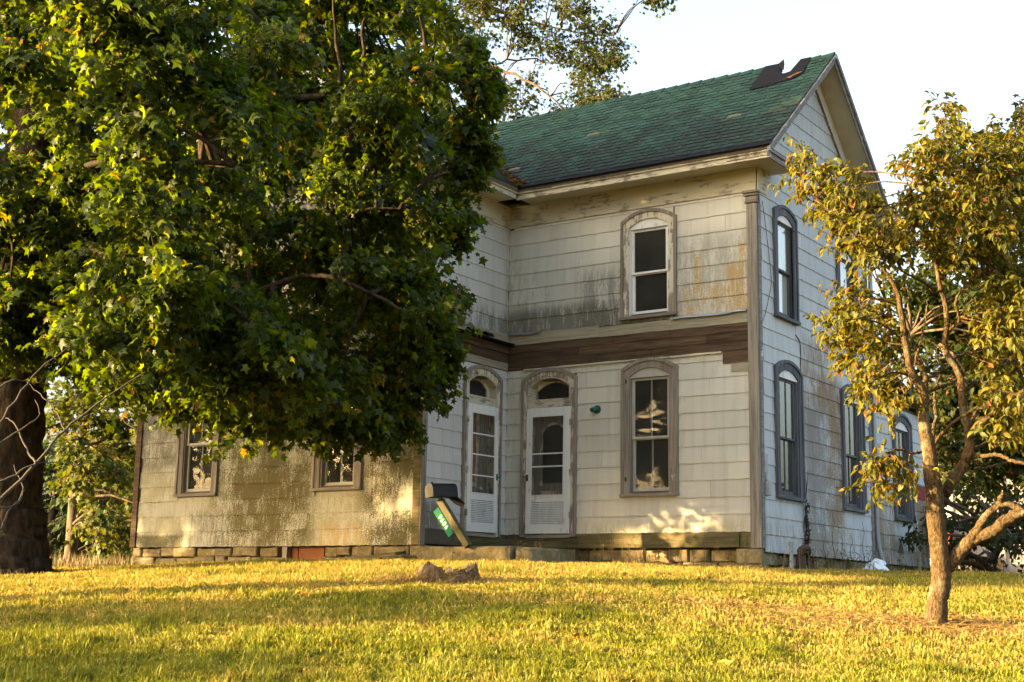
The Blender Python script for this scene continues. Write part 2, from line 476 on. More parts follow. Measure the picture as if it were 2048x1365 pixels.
M['leaf_dog'] = leafmat('dogwood_leaf', .4, (2.2, 1.9, .5), .5)
M['grass'] = leafmat('grass_blade', .35, (1.5, 1.3, .6), .6)
M['straw'] = leafmat('dry_straw', .2, (1.2, 1.1, .8), .7)
M['bark_maple'] = bark('maple_bark', (.012, .009, .006), (.052, .036, .024), 12, None, 1.0)
M['bark_dog'] = bark('dogwood_bark', (.030, .020, .010), (.135, .092, .045), 75, (.17, .155, .10), 1.0)
M['bark_far'] = bark('distant_bark', (.05, .035, .025), (.12, .09, .06), 8)
M['stump'] = bark('old_stump_wood', (.022, .017, .012), (.12, .092, .06), 24, (.07, .06, .022))
M['twig'] = plain('dead_twig', (.05, .042, .034), .9, .3, 20)
M['soil'] = plain('bare_soil', (.07, .05, .03), .95, .3, 10)
N = NT('lawn_ground'); p = N.pos()
a = N.noise(p, (.55, .55, .55), 5, .6); b = N.noise(p, (12, 12, 12), 4, .7); e = N.noise(p, (60, 60, 60), 3, .7)
c = N.mix(N.step(a, .38, .64), (.075, .085, .018), (.20, .16, .055)); c = N.mix(N.step(b, .35, .7), c, (.10, .075, .03))
c = N.mulc(c, N.math('MULTIPLY_ADD', e, .9, .5))
M['lawn'] = N.done(N.pbr(c, .95, N.bump(e, 1.0, .05), .05))

# ------------------------------------------------------------------ ground
def axis_vals(lo, hi, n0, n1, step):
    v = list(np.arange(n0, n1, step)); s = step; q = n1
    while q < hi: v.append(q); s *= 1.25; q += s
    v.append(hi); s = step; q = n0; low = []
    while q > lo: s *= 1.25; q -= s; low.append(max(q, lo))
    return np.array(sorted(set(low + v)))


gu = axis_vals(-600, 600, -14, 12, .3); gd = axis_vals(-60, 900, 1, 30, .3)
U, Dg = np.meshgrid(gu, gd)
X = CAM[0] + HR[0] * U + HF[0] * Dg; Y = CAM[1] + HR[1] * U + HF[1] * Dg
nx = len(gu); ny = len(gd)
ii, jj = np.meshgrid(np.arange(nx - 1), np.arange(ny - 1)); q0 = (jj * nx + ii).ravel()
tag(arr_obj('lawn', np.stack([X.ravel(), Y.ravel(), ground(X, Y).ravel()], 1), np.stack([q0, q0 + 1, q0 + nx + 1, q0 + nx], 1), M['lawn'], smooth=True), kind='structure')

# ------------------------------------------------------------------ house
WX = -4.775; DA = -2.403; AL = -11.43; DEPTH = 4.88; ADD = 8.12


def frC(u, v, w): return (u, -w, v)
def frA(u, v, w): return (u, DA - w, v)
def frD(u, v, w): return (w, u, v)
def frB(u, v, w): return (WX + w, u, v)


house = empty('farmhouse', (-4.5, 2.0, .6), 'abandoned two-storey white farmhouse with green roof and stained peeling siding', 'house')


def part(name, mb, mat, parent=house, label=None, **k):
    o = obj(name, mb, mat, parent, **k)
    if label: o['label'] = label
    return o


def panel(mb, fr, u0, u1, v0, v1, holes, w0=-.14, w1=0.):
    us = sorted({u0, u1} | {q for h in holes for q in h[:2] if u0 < q < u1}); vs_ = sorted({v0, v1} | {q for h in holes for q in h[2:] if v0 < q < v1})
    for a, b in zip(us, us[1:]):
        run = None
        for c, d in zip(vs_, vs_[1:]):
            cu, cv = (a + b) / 2, (c + d) / 2
            if any(h[0] < cu < h[1] and h[2] < cv < h[3] for h in holes):
                if run: mb.fbox(fr, a, b, run[0], run[1], w0, w1)
                run = None
            else: run = (run[0] if run else c, d)
        if run: mb.fbox(fr, a, b, run[0], run[1], w0, w1)


# window table: frame, centre, sill bottom, outer spring, outer top, half width, style
WIN = [
    (frC, -1.93, 1.69, 3.80, 3.97, .525, 'storm2', 'ground-floor window right of the front storm door, panes mirroring trees'),
    (frC, -1.945, 4.64, 6.335, 6.51, .525, 'white', 'upstairs front window with white two-pane sash above the brown boards'),
    (frD, 1.09, 1.66, 3.77, 3.93, .555, 'four', 'tall ground-floor side window nearest the corner post'),
    (frD, 3.98, 1.65, 3.76, 3.93, .555, 'four', 'ground-floor side window half hidden by the small tree'),
    (frD, 6.67, 1.62, 3.55, 3.72, .545, 'four', 'farthest side window beside the red board'),
    (frD, 1.06, 4.59, 6.39, 6.53, .475, 'two', 'upstairs side window nearest the corner post, mirroring pale sky'),
    (frD, 3.88, 4.59, 6.37, 6.52, .50, 'two', 'upstairs side window partly behind yellowing leaves'),
    (frA, -9.81, 1.73, 3.80, 3.97, .525, 'storm2', 'wing window nearest the dark left corner board'),
    (frA, -6.51, 1.74, 3.80, 3.97, .535, 'storm2', 'wing window under the low maple leaves, with a white blind'),
    (frA, -9.81, 4.64, 6.335, 6.51, .525, 'white', None),
    (frA, -6.51, 4.64, 6.335, 6.51, .525, 'white', None),
]


def arch(uc, h, zs, zt, n=12):
    """points of a shallow arch from left spring to right spring"""
    return [(uc + h * t, zs + (zt - zs) * (1 - abs(t) ** 2.1)) for t in np.linspace(-1, 1, n + 1)]


def holes_for(fr):
    hs = [(c - .36, c + .36, s + .09, sp - .13) for f, c, s, sp, tp, h, st, lb in WIN if f is fr]
    if fr is frC: hs.append((-4.29, -3.45, 1.10, 3.74))
    if fr is frB: hs.append((-1.20, -.34, 1.10, 3.74))
    return hs


def side_holes(fr):
    hs = [(c - h + .07, c + h - .07, s + .02, sp) for f, c, s, sp, tp, h, st, lb in WIN if f is fr]
    if fr is frC: hs.append((-4.40, -3.34, 1.0, 3.80))
    if fr is frB: hs.append((-1.30, -.24, 1.0, 3.80))
    return hs


mb = MB(); panel(mb, frC, WX, 0, .86, 7.0, holes_for(frC)); part('wall', mb, M['wall'])
mb = MB(); panel(mb, frA, AL, WX, .84, 7.0, holes_for(frA)); mb.fprism(frA, [(AL, 7.0), (WX, 7.0), ((AL + WX) / 2, 9.35)], -.14, 0); part('wall', mb, M['wall'])
mb = MB(); panel(mb, frB, DA + .14, -.14 + .14, .86, 7.0, holes_for(frB)); part('wall', mb, M['wall'])
mb = MB(); panel(mb, frD, .14, DEPTH, .80, 7.0, [h for h in holes_for(frD) if h[0] < DEPTH]); mb.fprism(frD, [(0, 7.0), (DEPTH, 7.0), (DEPTH / 2, 9.15)], -.14, 0); part('wall', mb, M['wall'])
mb = MB(); panel(mb, frD, DEPTH + .01, ADD, .80, 3.85, [h for h in holes_for(frD) if h[0] > DEPTH]); part('wall', mb, M['wall'])
mb = MB(); mb.box(AL, AL + .14, DA + .14, ADD, .8, 7.0); mb.box(AL + .14, -.14, DEPTH, DEPTH + .14, .8, 7.0); mb.box(AL + .14, -.14, ADD - .14, ADD, .8, 3.85)
part('wall', mb, M['wall'])
# rooms: floors, ceilings and a partition so that the windows look into a dim house
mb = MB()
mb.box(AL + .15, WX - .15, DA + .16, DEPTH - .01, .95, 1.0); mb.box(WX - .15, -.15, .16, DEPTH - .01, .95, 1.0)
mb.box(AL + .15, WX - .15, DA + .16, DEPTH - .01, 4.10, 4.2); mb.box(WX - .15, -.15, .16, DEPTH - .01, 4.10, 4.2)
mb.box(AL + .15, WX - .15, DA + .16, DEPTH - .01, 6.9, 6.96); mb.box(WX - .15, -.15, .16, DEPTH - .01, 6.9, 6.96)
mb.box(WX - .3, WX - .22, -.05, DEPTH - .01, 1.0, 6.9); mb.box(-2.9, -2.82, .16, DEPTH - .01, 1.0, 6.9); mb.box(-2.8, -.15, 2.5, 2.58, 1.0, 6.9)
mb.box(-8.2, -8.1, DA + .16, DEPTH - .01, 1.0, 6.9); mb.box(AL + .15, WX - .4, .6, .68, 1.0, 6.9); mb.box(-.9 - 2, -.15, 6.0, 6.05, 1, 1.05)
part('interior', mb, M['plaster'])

# ---- siding shingles
SH_W, SH_H = .61, .272
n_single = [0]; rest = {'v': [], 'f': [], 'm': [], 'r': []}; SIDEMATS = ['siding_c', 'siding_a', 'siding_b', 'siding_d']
share = {}


def shingle_mesh(fr, w_, h_, seed, thick=.011):
    """one cement shingle: flat slab with a wavy butt edge, origin at its lower left"""
    r_ = random.Random(seed); n = max(2, int(round(w_ / .076)))
    bot = [(w_ * i / n, -.004 + .0055 * math.sin(i * 1.9 + seed) + r_.uniform(-.002, .002)) for i in range(n + 1)]
    pts = []
    g_ = .0016
    bot[0] = (g_, bot[0][1]); bot[-1] = (w_ - g_, bot[-1][1])
    o0 = np.array(fr(0, 0, 0))
    L = lambda u, v, w: np.array(fr(u, v, w)) - o0
    top = [(w_ - g_, h_ + .012), (g_, h_ + .012)]
    V = [L(u, v, thick + .006) for u, v in bot] + [L(u, v, .003) for u, v in top] + [L(u, v, .0005) for u, v in bot]
    k_ = len(bot); F_ = [tuple(range(k_ + 2))]
    F_ += [(i + k_ + 2, i + 1 + k_ + 2, i + 1, i) for i in range(k_ - 1)]
    F_ += [(0, k_ + 1, k_ + 2), (k_ - 1, 2 * k_ + 1, k_)]
    return V, F_


def put_shingle(fr, u0, u1, v0, v1, mat, single, parent):
    w_, h_ = u1 - u0, v1 - v0
    if w_ < .03 or h_ < .04: return
    full = abs(w_ - SH_W) < .005 and abs(h_ - SH_H) < .005
    if single and n_single[0] < 300:
        n_single[0] += 1
        key = (mat, random.randrange(4)) if full else None
        if full and key in share: me = share[key]
        else:
            V, F_ = shingle_mesh(fr, w_, h_, random.randrange(50))
            me = bpy.data.meshes.new('shingle'); me.from_pydata([tuple(q) for q in V], [], F_); me.materials.append(M[mat])
            if full: share[key] = me
        o = bpy.data.objects.new('shingle', me); COL.objects.link(o); o.parent = parent
        o.location = Vector(fr(u0, v0, random.uniform(0, .002)))
        a_ = random.gauss(0, .0022)
        o.rotation_euler = (0, a_, 0) if fr in (frC, frA) else (a_, 0, 0)
    else:
        V, F_ = shingle_mesh(fr, w_, h_, random.randrange(50)); o0 = np.array(fr(u0, v0, random.uniform(0, .002)))
        b = len(rest['v']); rest['v'] += [tuple(q + o0) for q in V]
        r_ = random.random(); rest['r'] += [r_] * len(V)
        for f in F_: rest['f'].append(tuple(i + b for i in f)); rest['m'].append(SIDEMATS.index(mat))


def minus(rects, h):
    out = []
    for (a, b, c, d) in rects:
        if h[1] <= a or h[0] >= b or h[3] <= c or h[2] >= d: out.append((a, b, c, d)); continue
        if h[0] > a: out.append((a, h[0], c, d))
        if h[1] < b: out.append((h[1], b, c, d))
        a2, b2 = max(a, h[0]), min(b, h[1])
        if h[2] > c: out.append((a2, b2, c, h[2]))
        if h[3] < d: out.append((a2, b2, h[3], d))
    return out


def side_wall(fr, u0, u1, v0, v1, mat, single, parent, off=0., clip=None):
    v = v0; row = 0; hs = side_holes(fr)
    while v < v1 - .02:
        vt = min(v + SH_H, v1); o_ = off + (.305 if row % 2 else 0) + random.choice((0, 0, .15)) - SH_W
        a, b = u0, u1
        if clip: a, b = clip(.5 * (v + vt)); a = max(a, u0); b = min(b, u1)
        u = u0 + o_
        while u < b:
            p0, p1 = max(u, a), min(u + SH_W, b)
            if p1 > p0:
                rs = [(p0, p1, v, vt)]
                for h in hs: rs = minus(rs, h)
                for q in rs: put_shingle(fr, *q, mat, single(q) if callable(single) else single, parent)
            u += SH_W
        v = vt; row += 1


sid = {}
for nm in ('c', 'a', 'b', 'd'):
    mbx = MB()
    if nm == 'c': mbx.fbox(frC, -4.7, -.2, 6.515, 6.535, .0003, .0012)
    if nm == 'a': mbx.fbox(frA, AL + .1, WX - .1, .9, 1.0, .0003, .0012)
    if nm == 'b': mbx.fbox(frB, DA + .1, -.05, 6.515, 6.535, .0003, .0012)
    if nm == 'd': mbx.fbox(frD, .1, DEPTH - .1, 4.0, 4.4, .0003, .0012)
    sid[nm] = part('siding', mbx, M['wall'], label={'c': 'cream shingle siding of the recessed front wall', 'a': 'moss-stained shingle siding of the left wing', 'b': 'white shingle siding of the narrow return wall', 'd': 'white shingle siding of the shaded gable wall, blue sky light tinted into its paint'}[nm])
side_wall(frC, WX + .01, -.165, 1.1104, 3.94, 'siding_c', lambda q: not (q[0] > -.62 and q[2] > 3.55) , sid['c'], .1)
side_wall(frC, WX + .01, -.165, 4.5919, 6.54, 'siding_c', True, sid['c'], .25)
side_wall(frA, AL + .12, WX - .13, .84, 3.56, 'siding_a', True, sid['a'], .2)
side_wall(frB, DA + .10, -.01, 4.5919, 6.54, 'siding_b', lambda q: q[1] > -1.3, sid['b'], .3)
side_wall(frB, DA + .10, -.01, 1.1104, 3.94, 'siding_b', True, sid['b'], .12)
clipD = lambda v: (0, 9) if v < 7 else ((v - 7.28) / .851, DEPTH - (v - 7.28) / .851)
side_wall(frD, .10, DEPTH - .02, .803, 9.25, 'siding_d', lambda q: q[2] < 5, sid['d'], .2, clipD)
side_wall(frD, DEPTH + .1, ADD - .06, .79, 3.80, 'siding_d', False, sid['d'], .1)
side_wall(frA, AL + .12, WX - .13, 3.56, 7.0, 'siding_a', False, sid['a'], .2)
me = bpy.data.meshes.new('siding_shingles'); me.from_pydata(rest['v'], [], rest['f'])
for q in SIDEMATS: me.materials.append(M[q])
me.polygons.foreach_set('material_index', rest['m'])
ra = me.attributes.new('rnd', 'FLOAT', 'POINT'); ra.data.foreach_set('value', np.array(rest['r'], np.float32))
o = bpy.data.objects.new('siding_shingles', me); link(o, house); tag(o, kind='stuff')


# ---- windows
def window(fr, c, s, sp, tp, h, style, label, glass='glass'):
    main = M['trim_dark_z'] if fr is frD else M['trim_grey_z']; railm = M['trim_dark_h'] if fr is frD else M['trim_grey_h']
    ci = h - .155                                  # inside of the casing
    mb = MB()
    oa = [(c - h, s + .05)] + arch(c, h, sp, tp) + [(c + h, s + .05)]
    ia = [(c - ci, s + .05)] + arch(c, ci, sp - .13, tp - .165) + [(c + ci, s + .05)]
    md = [((a[0] * .68 + b[0] * .32), (a[1] * .68 + b[1] * .32)) for a, b in zip(oa, ia)]
    mb.fband(fr, oa, md, .0, .062)
    win = part('window', mb, main, label=label)
    mb = MB(); mb.fband(fr, md, ia, .0, .042); obj('casing', mb, M['trim_peel_z'] if style == 'white' else main, win)
    mb = MB(); mb.fbox(fr, c - h - .01, c + h + .01, s, s + .05, -.1, .085); obj('sill', mb, railm, win)
    # reveal and arched filler above the straight sash
    it = sp - .13 - .02
    mb = MB(); mb.fprism(fr, [(c - ci, it)] + [(c + ci, it)] + arch(c, ci, sp - .13, tp - .165)[::-1], -.03, .018)
    obj('arch_panel', mb, M['storm_grey'] if style == 'storm2' else M['white'], win)
    mb = MB(); g = .002
    mb.fbox(fr, c - ci, c - .35, s + .05, it, -.13, .02); mb.fbox(fr, c + .35, c + ci, s + .05, it, -.13, .02)
    obj('jamb', mb, main if style != 'white' else M['white'], win)
    sm = {'white': M['white'], 'storm2': M['storm_grey'], 'four': main, 'two': main}[style]
    fw = .045 if style != 'white' else .05
    b0, t0 = s + .06, it - .004; mid = b0 + (t0 - b0) * (.49 if style != 'storm2' else .475)
    L_, R_ = c - .348, c + .348
    for k_, (z0, z1, wz) in enumerate(((b0, mid + .012, -.052), (mid - .012, t0, -.018 if style != 'storm2' else -.02))):
        mb = MB()
        mb.fbox(fr, L_, L_ + fw, z0, z1, wz - .03, wz); mb.fbox(fr, R_ - fw, R_, z0, z1, wz - .03, wz)
        bot = .085 if k_ == 0 else .035
        mb.fbox(fr, L_ + fw, R_ - fw, z0, z0 + bot, wz - .03, wz - .002); mb.fbox(fr, L_ + fw, R_ - fw, z1 - .04, z1, wz - .03, wz - .002)
        sa = obj('sash', mb, sm, win)
        mb = MB(); mb.fbox(fr, L_ + fw - .005, R_ - fw + .005, z0 + bot - .005, z1 - .035, wz - .018, wz - .014); obj('pane', mb, M[glass], win)
        if style in ('storm2', 'four'):
            mb = MB(); mb.fbox(fr, c - .011, c + .011, z0 + bot, z1 - .04, wz - .045, wz - .022 if style == 'storm2' else wz - .003); obj('muntin', mb, sm, win)
    return win


for (f, c_, s_, sp_, tp_, h_, st_, lb_) in WIN:
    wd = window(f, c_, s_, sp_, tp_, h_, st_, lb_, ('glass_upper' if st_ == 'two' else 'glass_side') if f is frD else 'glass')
    if st_ == 'two':                                   # latches of the missing shutters
        for sgn in (-1, 1):
            mb = MB(); a = c_ + sgn * (h_ - .17); zz = sp_ - .22
            mb.tube([f(a, zz, .03), f(a, zz, .075), f(a + .03 * sgn, zz + .02, .085)], .008, 5); mb.tube([f(a, zz - .035, .045), f(a, zz + .03, .045)], .007, 5)
            obj('shutter_hook', mb, M['rusty'], wd)
    if st_ == 'storm2' and f is frC:
        for zz in (s_ + .29, sp_ - .2):
            mb = MB(); mb.fbox(f, c_ - h_ + .075, c_ - h_ + .105, zz - .035, zz + .035, .04, .05); mb.tube([f(c_ - h_ + .09, zz - .02, .052), f(c_ - h_ + .09, zz + .02, .052)], .01, 6)
            obj('shutter_hinge', mb, M['rusty'], wd)
    if f is frD and st_ == 'two':  # white sheet added behind the panes to brighten their sky reflection
        mb = MB(); mb.fbox(f, c_ - .33, c_ + .33, s_ + .08, sp_ - .16, -.090, -.087); obj('sky_reflection_backing', mb, M['blind_or_backing'], wd)
    if f is frA and c_ > -7:
        mb = MB(); mb.fbox(f, c_ + .16, c_ + .34, s_ + .1, sp_ - .2, -.2, -.19); obj('blind', mb, M['blind_or_backing'], wd)


# ---- the two storm doors
def doorway(fr, a0, a1, label, bars, tilt, latch_side, behind):
    c = (a0 + a1) / 2; h = .56; sp, tp, zb = 3.765, 3.95, 1.06
    oa = [(c - h, zb)] + arch(c, h, sp, tp) + [(c + h, zb)]
    ci = h - .13
    ia = [(c - ci, zb)] + arch(c, ci, sp - .13, tp - .15) + [(c + ci, zb)]
    md = [((a[0] * .6 + b[0] * .4), (a[1] * .6 + b[1] * .4)) for a, b in zip(oa, ia)]
    mb = MB(); mb.fband(fr, oa, md, 0, .06); dw = part('doorway', mb, M['trim_grey_z'], label=label)
    mb = MB(); mb.fband(fr, md, ia, 0, .04); obj('casing', mb, M['trim_peel_z'], dw)
    # deep cream reveal round the transom
    rb = arch(c, ci, sp - .13, tp - .15); mb = MB()
    ra_ = [(c - ci, 3.28)] + rb + [(c + ci, 3.28)]
    rc = [(c - ci + .03, 3.28)] + arch(c, ci - .03, sp - .14, tp - .18) + [(c + ci - .03, 3.28)]
    mb.fband(fr, ra_, rc, -.17, .035); obj('reveal', mb, M['frieze'], dw)
    mb = MB(); mb.fbox(fr, c - ci, c + ci, 3.27, 3.40, -.16, .02); mb.fbox(fr, c - ci - .01, c + ci + .01, 3.385, 3.41, -.15, .03); obj('transom_bar', mb, M['trim_peel_x'], dw)
    mb = MB(); mb.fband(fr, [(c - ci + .03, 3.41)] + arch(c, ci - .03, sp - .14, tp - .18) + [(c + ci - .03, 3.41)], [(c - ci + .09, 3.41)] + arch(c, ci - .09, sp - .19, tp - .24) + [(c + ci - .09, 3.41)], -.16, -.12)
    obj('transom_frame', mb, M['trim_peel_z'], dw)
    mb = MB(); mb.fprism(fr, [(c - ci + .08, 3.41), (c + ci - .08, 3.41)] + arch(c, ci - .08, sp - .185, tp - .235)[::-1], -.145, -.141); obj('transom_pane', mb, M['glass'], dw)
    mb = MB(); mb.fbox(fr, c - ci, c + ci, 1.04, 1.10, -.15, .05); obj('threshold', mb, M['trim_grey_h'], dw)
    mb = MB(); mb.fbox(fr, c - ci, c - ci + .04, 1.1, 3.27, -.15, .03); mb.fbox(fr, c + ci - .04, c + ci, 1.1, 3.27, -.15, .03); obj('jamb', mb, M['trim_peel_z'], dw)
    # inner door
    di = -.135
    mb = MB(); mb.fbox(fr, c - .40, c + .40, 1.1, 3.26, di - .04, di); d2 = obj('inner_door', mb, M['trim_grey_z'], dw)
    if behind == 'brown':
        mb = MB(); mb.fbox(fr, c - .37, c + .02, 1.95, 3.1, di, di + .008); obj('door_panel', mb, M['brown_door'], d2)
        mb = MB(); mb.fbox(fr, c - .37, c + .02, 1.88, 1.95, di, di + .03); mb.fbox(fr, c + .02, c + .09, 1.1, 3.2, di, di + .03); obj('door_stile', mb, M['trim_peel_z'], d2)
        mb = MB(); mb.tube([fr(c + .15, 1.86, di), fr(c + .15, 1.86, di + .05)], [.012, .028], 10); mb.tube([fr(c + .15, 1.86, di + .05), fr(c + .15, 1.86, di + .075)], [.032, .018], 10); obj('door_knob', mb, M['white_paint'], d2)
    else:
        mb = MB(); g0 = [(c - .2, 2.0)] + arch(c + .02, .24, 2.85, 2.98) + [(c + .26, 2.0)]
        mb.fprism(fr, [(c - .22, 1.98), (c + .26, 1.98)] + arch(c + .02, .24, 2.85, 2.98)[::-1], di, di + .006); obj('door_pane', mb, M['black_tar'], d2)
        mb = MB(); mb.fband(fr, [(c - .26, 1.94)] + arch(c + .02, .28, 2.88, 3.02) + [(c + .30, 1.94)], [(c - .22, 1.94)] + arch(c + .02, .24, 2.85, 2.98) + [(c + .26, 1.94)], di, di + .02); obj('pane_moulding', mb, M['trim_peel_z'], d2)
        mb = MB(); mb.fbox(fr, c - .28, c + .30, 1.25, 1.85, di, di + .012); obj('door_panel', mb, M['trim_peel_z'], d2)
    # storm door leaf, slightly out of true
    def fl(u, v, w):
        uu = u - c; vv = v - 1.12
        return fr(c + uu + tilt * vv, v - tilt * uu * 1.0 + (-.012 if tilt else 0), w + .035)
    zt, z0 = 3.27, 1.125; s0, s1 = a0, a1; gl, gr = s0 + .105, s1 - .105; gb, gt = 1.76, 3.13
    mb = MB()
    mb.fbox(fl, s0, gl, z0, zt, 0, .035); mb.fbox(fl, gr, s1, z0, zt, 0, .035)
    mb.fbox(fl, gl, gr, gt, zt, .001, .034); mb.fbox(fl, gl, gr, 1.655, gb, .001, .034); mb.fbox(fl, gl, gr, z0, 1.29, .001, .034)
    sd_ = part('storm_door', mb, M['white_door'], bevel=.004)
    sd_['label'] = label.replace('doorway', 'storm door')
    mb = MB(); i0 = .018
    mb.fbox(fl, gl, gl + i0, gb, gt, .034, .044); mb.fbox(fl, gr - i0, gr, gb, gt, .034, .044); mb.fbox(fl, gl + i0, gr - i0, gb, gb + i0, .034, .043); mb.fbox(fl, gl + i0, gr - i0, gt - i0, gt, .034, .043)
    obj('glazing_bead', mb, M['white_door'], sd_)
    mb = MB(); mb.fbox(fl, gl - .004, gr + .004, gb - .004, gt + .004, .014, .018); obj('storm_pane', mb, M['glass'], sd_)
    for zz in bars:
        mb = MB(); mb.fbox(fl, gl, gr, zz - .011, zz + .011, .012, .032); obj('glazing_bar', mb, M['white_door'], sd_)
    for i in range(12):
        zz = 1.30 + i * .0295
        mb = MB(); mb.hexa([fl(gl, zz, .036), fl(gr, zz, .036), fl(gr, zz - .001, .031), fl(gl, zz - .001, .031), fl(gl, zz + .0225, .016), fl(gr, zz + .0225, .016), fl(gr, zz + .0215, .011), fl(gl, zz + .0215, .011)])
        obj('louvre_slat', mb, M['white_door'], sd_)
    hs = s0 - .012 if latch_side > 0 else s1 + .012; ls = s1 - .03 if latch_side > 0 else s0 + .03
    for zz in (1.42, 2.13, 2.98):
        mb = MB(); mb.fbox(fr, hs - .026, hs + .026, zz - .05, zz + .05, .061, .068); mb.tube([fr(hs, zz - .055, .075), fr(hs, zz + .055, .075)], .009, 6)
        obj('hinge', mb, M['trim_peel_z'], sd_)
    mb = MB(); mb.fbox(fl, ls - .02, ls + .02, 2.02, 2.13, .035, .045); mb.tube([fl(ls, 2.07, .045), fl(ls, 2.07, .085), fl(ls + .05 * latch_side, 2.10, .09)], .011, 6); obj('latch', mb, M['lamp_green'] if latch_side > 0 else M['rusty'], sd_)


doorway(frC, -4.31, -3.44, 'doorway in the recessed front wall with two low glazing bars', (2.48, 2.26), .004, -1, 'grey')
doorway(frB, -1.215, -.325, 'doorway in the narrow return wall with three glazing bars', (2.77, 2.42, 2.07), -.010, 1, 'brown')

# ---- boards laid bare where the porch roof came off
def board(fr, u0, u1, z0, z1, mat, w1=.02, lab=None, name='board'):
    mb = MB(); n = max(3, int((u1 - u0) / .4)); poly = [(u0 + (u1 - u0) * i / n, z0 + random.uniform(-.004, .004)) for i in range(n + 1)] + [(u1 - (u1 - u0) * i / n, z1 + random.uniform(-.004, .004)) for i in range(n + 1)]
    mb.fprism(fr, poly, 0.0015, w1 + random.uniform(0, .006)); return part(name, mb, mat, label=lab)


board(frC, -4.77, -2.9, 4.405, 4.60, M['board_grey'], .022); board(frC, -2.895, -.17, 4.40, 4.575, M['board_grey'], .024)
for z0, z1, cuts in ((4.265, 4.40, (-4.77, -2.62, -1.55, -.17)), (4.11, 4.262, (-4.77, -3.3, -.9, -.17)), (3.965, 4.108, (-4.77, -1.9, -.17))):
    for a, b in zip(cuts, cuts[1:]): board(frC, a + .003, b - .003, z0 + .002, z1 - .002, M['board_brown'], .018)
board(frC, -.615, -.17, 3.765, 3.96, M['board_brown'], .024); board(frC, -.468, -.17, 3.615, 3.76, M['board_grey'], .026)
board(frC, -4.4, -.63, 3.935, 3.963, M['trim_peel_x'], .045, name='moulding')
for z0, z1 in ((4.10, 4.26), (3.965, 4.095)): board(frB, -2.3, -.02, z0, z1, M['board_brown'] if z0 > 4 else M['board_grey'], .02)
board(frB, -2.3, -.02, 4.265, 4.40, M['board_brown'], .05)
board(frB, -2.3, -.02, 4.41, 4.60, M['board_grey'], .03)
mb = MB(); mb.fbox(frB, -2.32, -.025, 4.40, 4.43, .02, .17); part('porch_ledge', mb, M['black_tar'])
for a, r_, ln in ((-.62, .05, .22), (-.98, .045, .35)):
    mb = MB(); th = np.linspace(-.4, 4.6, 12); pts = [frB(a - .04, 0, 0)]
    prof = [(.08 + r_ * math.cos(t), 4.475 + r_ * math.sin(t)) for t in th]
    vs_ = [frB(a, z, w_) for w_, z in prof] + [frB(a - ln, z + .01, w_) for w_, z in prof]
    n = len(prof); mb.add(vs_, [(i, i + 1, n + i + 1, n + i) for i in range(n - 1)]); part('torn_roofing', mb, M['black_tar'])
def flashing(u0, u1, z):
    mb = MB(); n = 8; pr = [(.02, .02), (.06, .005), (.075, -.025)]
    V = []
    for i in range(n + 1):
        u = u0 + (u1 - u0) * i / n; dz = random.uniform(-.008, .008) + .01 * math.sin(i)
        V += [frC(u, z + b + dz, a + random.uniform(-.006, .006)) for a, b in pr]
    mb.add(V, [(3 * i + j, 3 * i + 3 + j, 3 * i + 4 + j, 3 * i + 1 + j) for i in range(n) for j in range(2)]); part('flashing_strip', mb, M['flash'])
flashing(-4.76, -4.05, 4.60); flashing(-1.52, -.18, 4.59)

# sill beam and rotten ends
board(frC, -4.77, -3.3, .875, 1.03, M['board_green'], .02, name='sill_board'); board(frC, -3.297, -.36, .87, 1.105, M['board_green'], .05, 'mossy sill board under the front siding', name='sill_board')
board(frC, -.355, -.17, .86, 1.10, M['board_green'], .012, name='sill_board'); board(frC, -.33, -.24, .87, 1.04, M['board_green'], .03, name='sill_board')
board(frB, -1.5, -.02, .87, 1.09, M['board_green'], .02, name='sill_board'); board(frB, -2.3, -1.5, .87, 1.08, M['wall'], .008, name='sill_board')

# corner posts and trim
mb = MB(); mb.fbox(frC, -.165, .012, .85, 6.33, .001, .05); part('corner_post', mb, M['post'], label='weathered grey corner post at the front right corner', bevel=.006)
mb = MB(); mb.fbox(frD, -.001, .09, .85, 6.33, .013, .03); part('corner_board', mb, M['rake'])
mb = MB(); mb.fbox(frC, -.185, .035, 6.335, 6.37, .001, .075); mb.fbox(frC, -.175, .025, 6.37, 6.45, .001, .062); mb.fbox(frC, -.195, .05, 6.45, 6.49, .001, .09); mb.fbox(frC, -.21, .06, 6.49, 6.535, .001, .11)
part('post_capital', mb, M['trim_grey_h'], bevel=.008)
mb = MB(); mb.fbox(frD, .095, .16, 1.90, 2.02, .02, .05); mb.fbox(frD, .095, .18, 1.66, 1.89, .02, .10); mb.tube([frD(.14, 1.9, .05), frD(.14, 2.3, .05)], .015, 6); part('meter_box', mb, M['flash'], label='small grey meter box on the side wall beside the corner post', bevel=.01)
mb = MB(); mb.fbox(frA, AL - .02, AL + .115, .84, 7.0, .001, .04); part('corner_board', mb, M['board_brown'], label='dark corner board at the far left of the wing')
mb = MB(); mb.fbox(frA, WX - .125, WX + .012, .84, 7.0, .001, .04); part('corner_board', mb, M['board_green'])
mb = MB(); mb.fbox(frB, DA - .03, DA + .10, .84, 6.54, .0125, .035); part('corner_board', mb, M['trim_grey_z'])
mb = MB(); mb.fbox(frD, DEPTH - .015, DEPTH + .09, .8, 6.95, .001, .03); part('corner_board', mb, M['rake'])
mb = MB(); mb.fbox(frD, ADD - .07, ADD + .03, .78, 3.8, .001, .03); part('corner_board', mb, M['rake'])
mb = MB(); mb.tube(smoothline([frD(DEPTH + .14, 6.7, .07), frD(DEPTH + .14, 2.2, .06), frD(DEPTH + .16, 1.2, .06), frD(DEPTH + .22, .78, .12)], 4), .045, 8); part('downspout', mb, M['flash'])
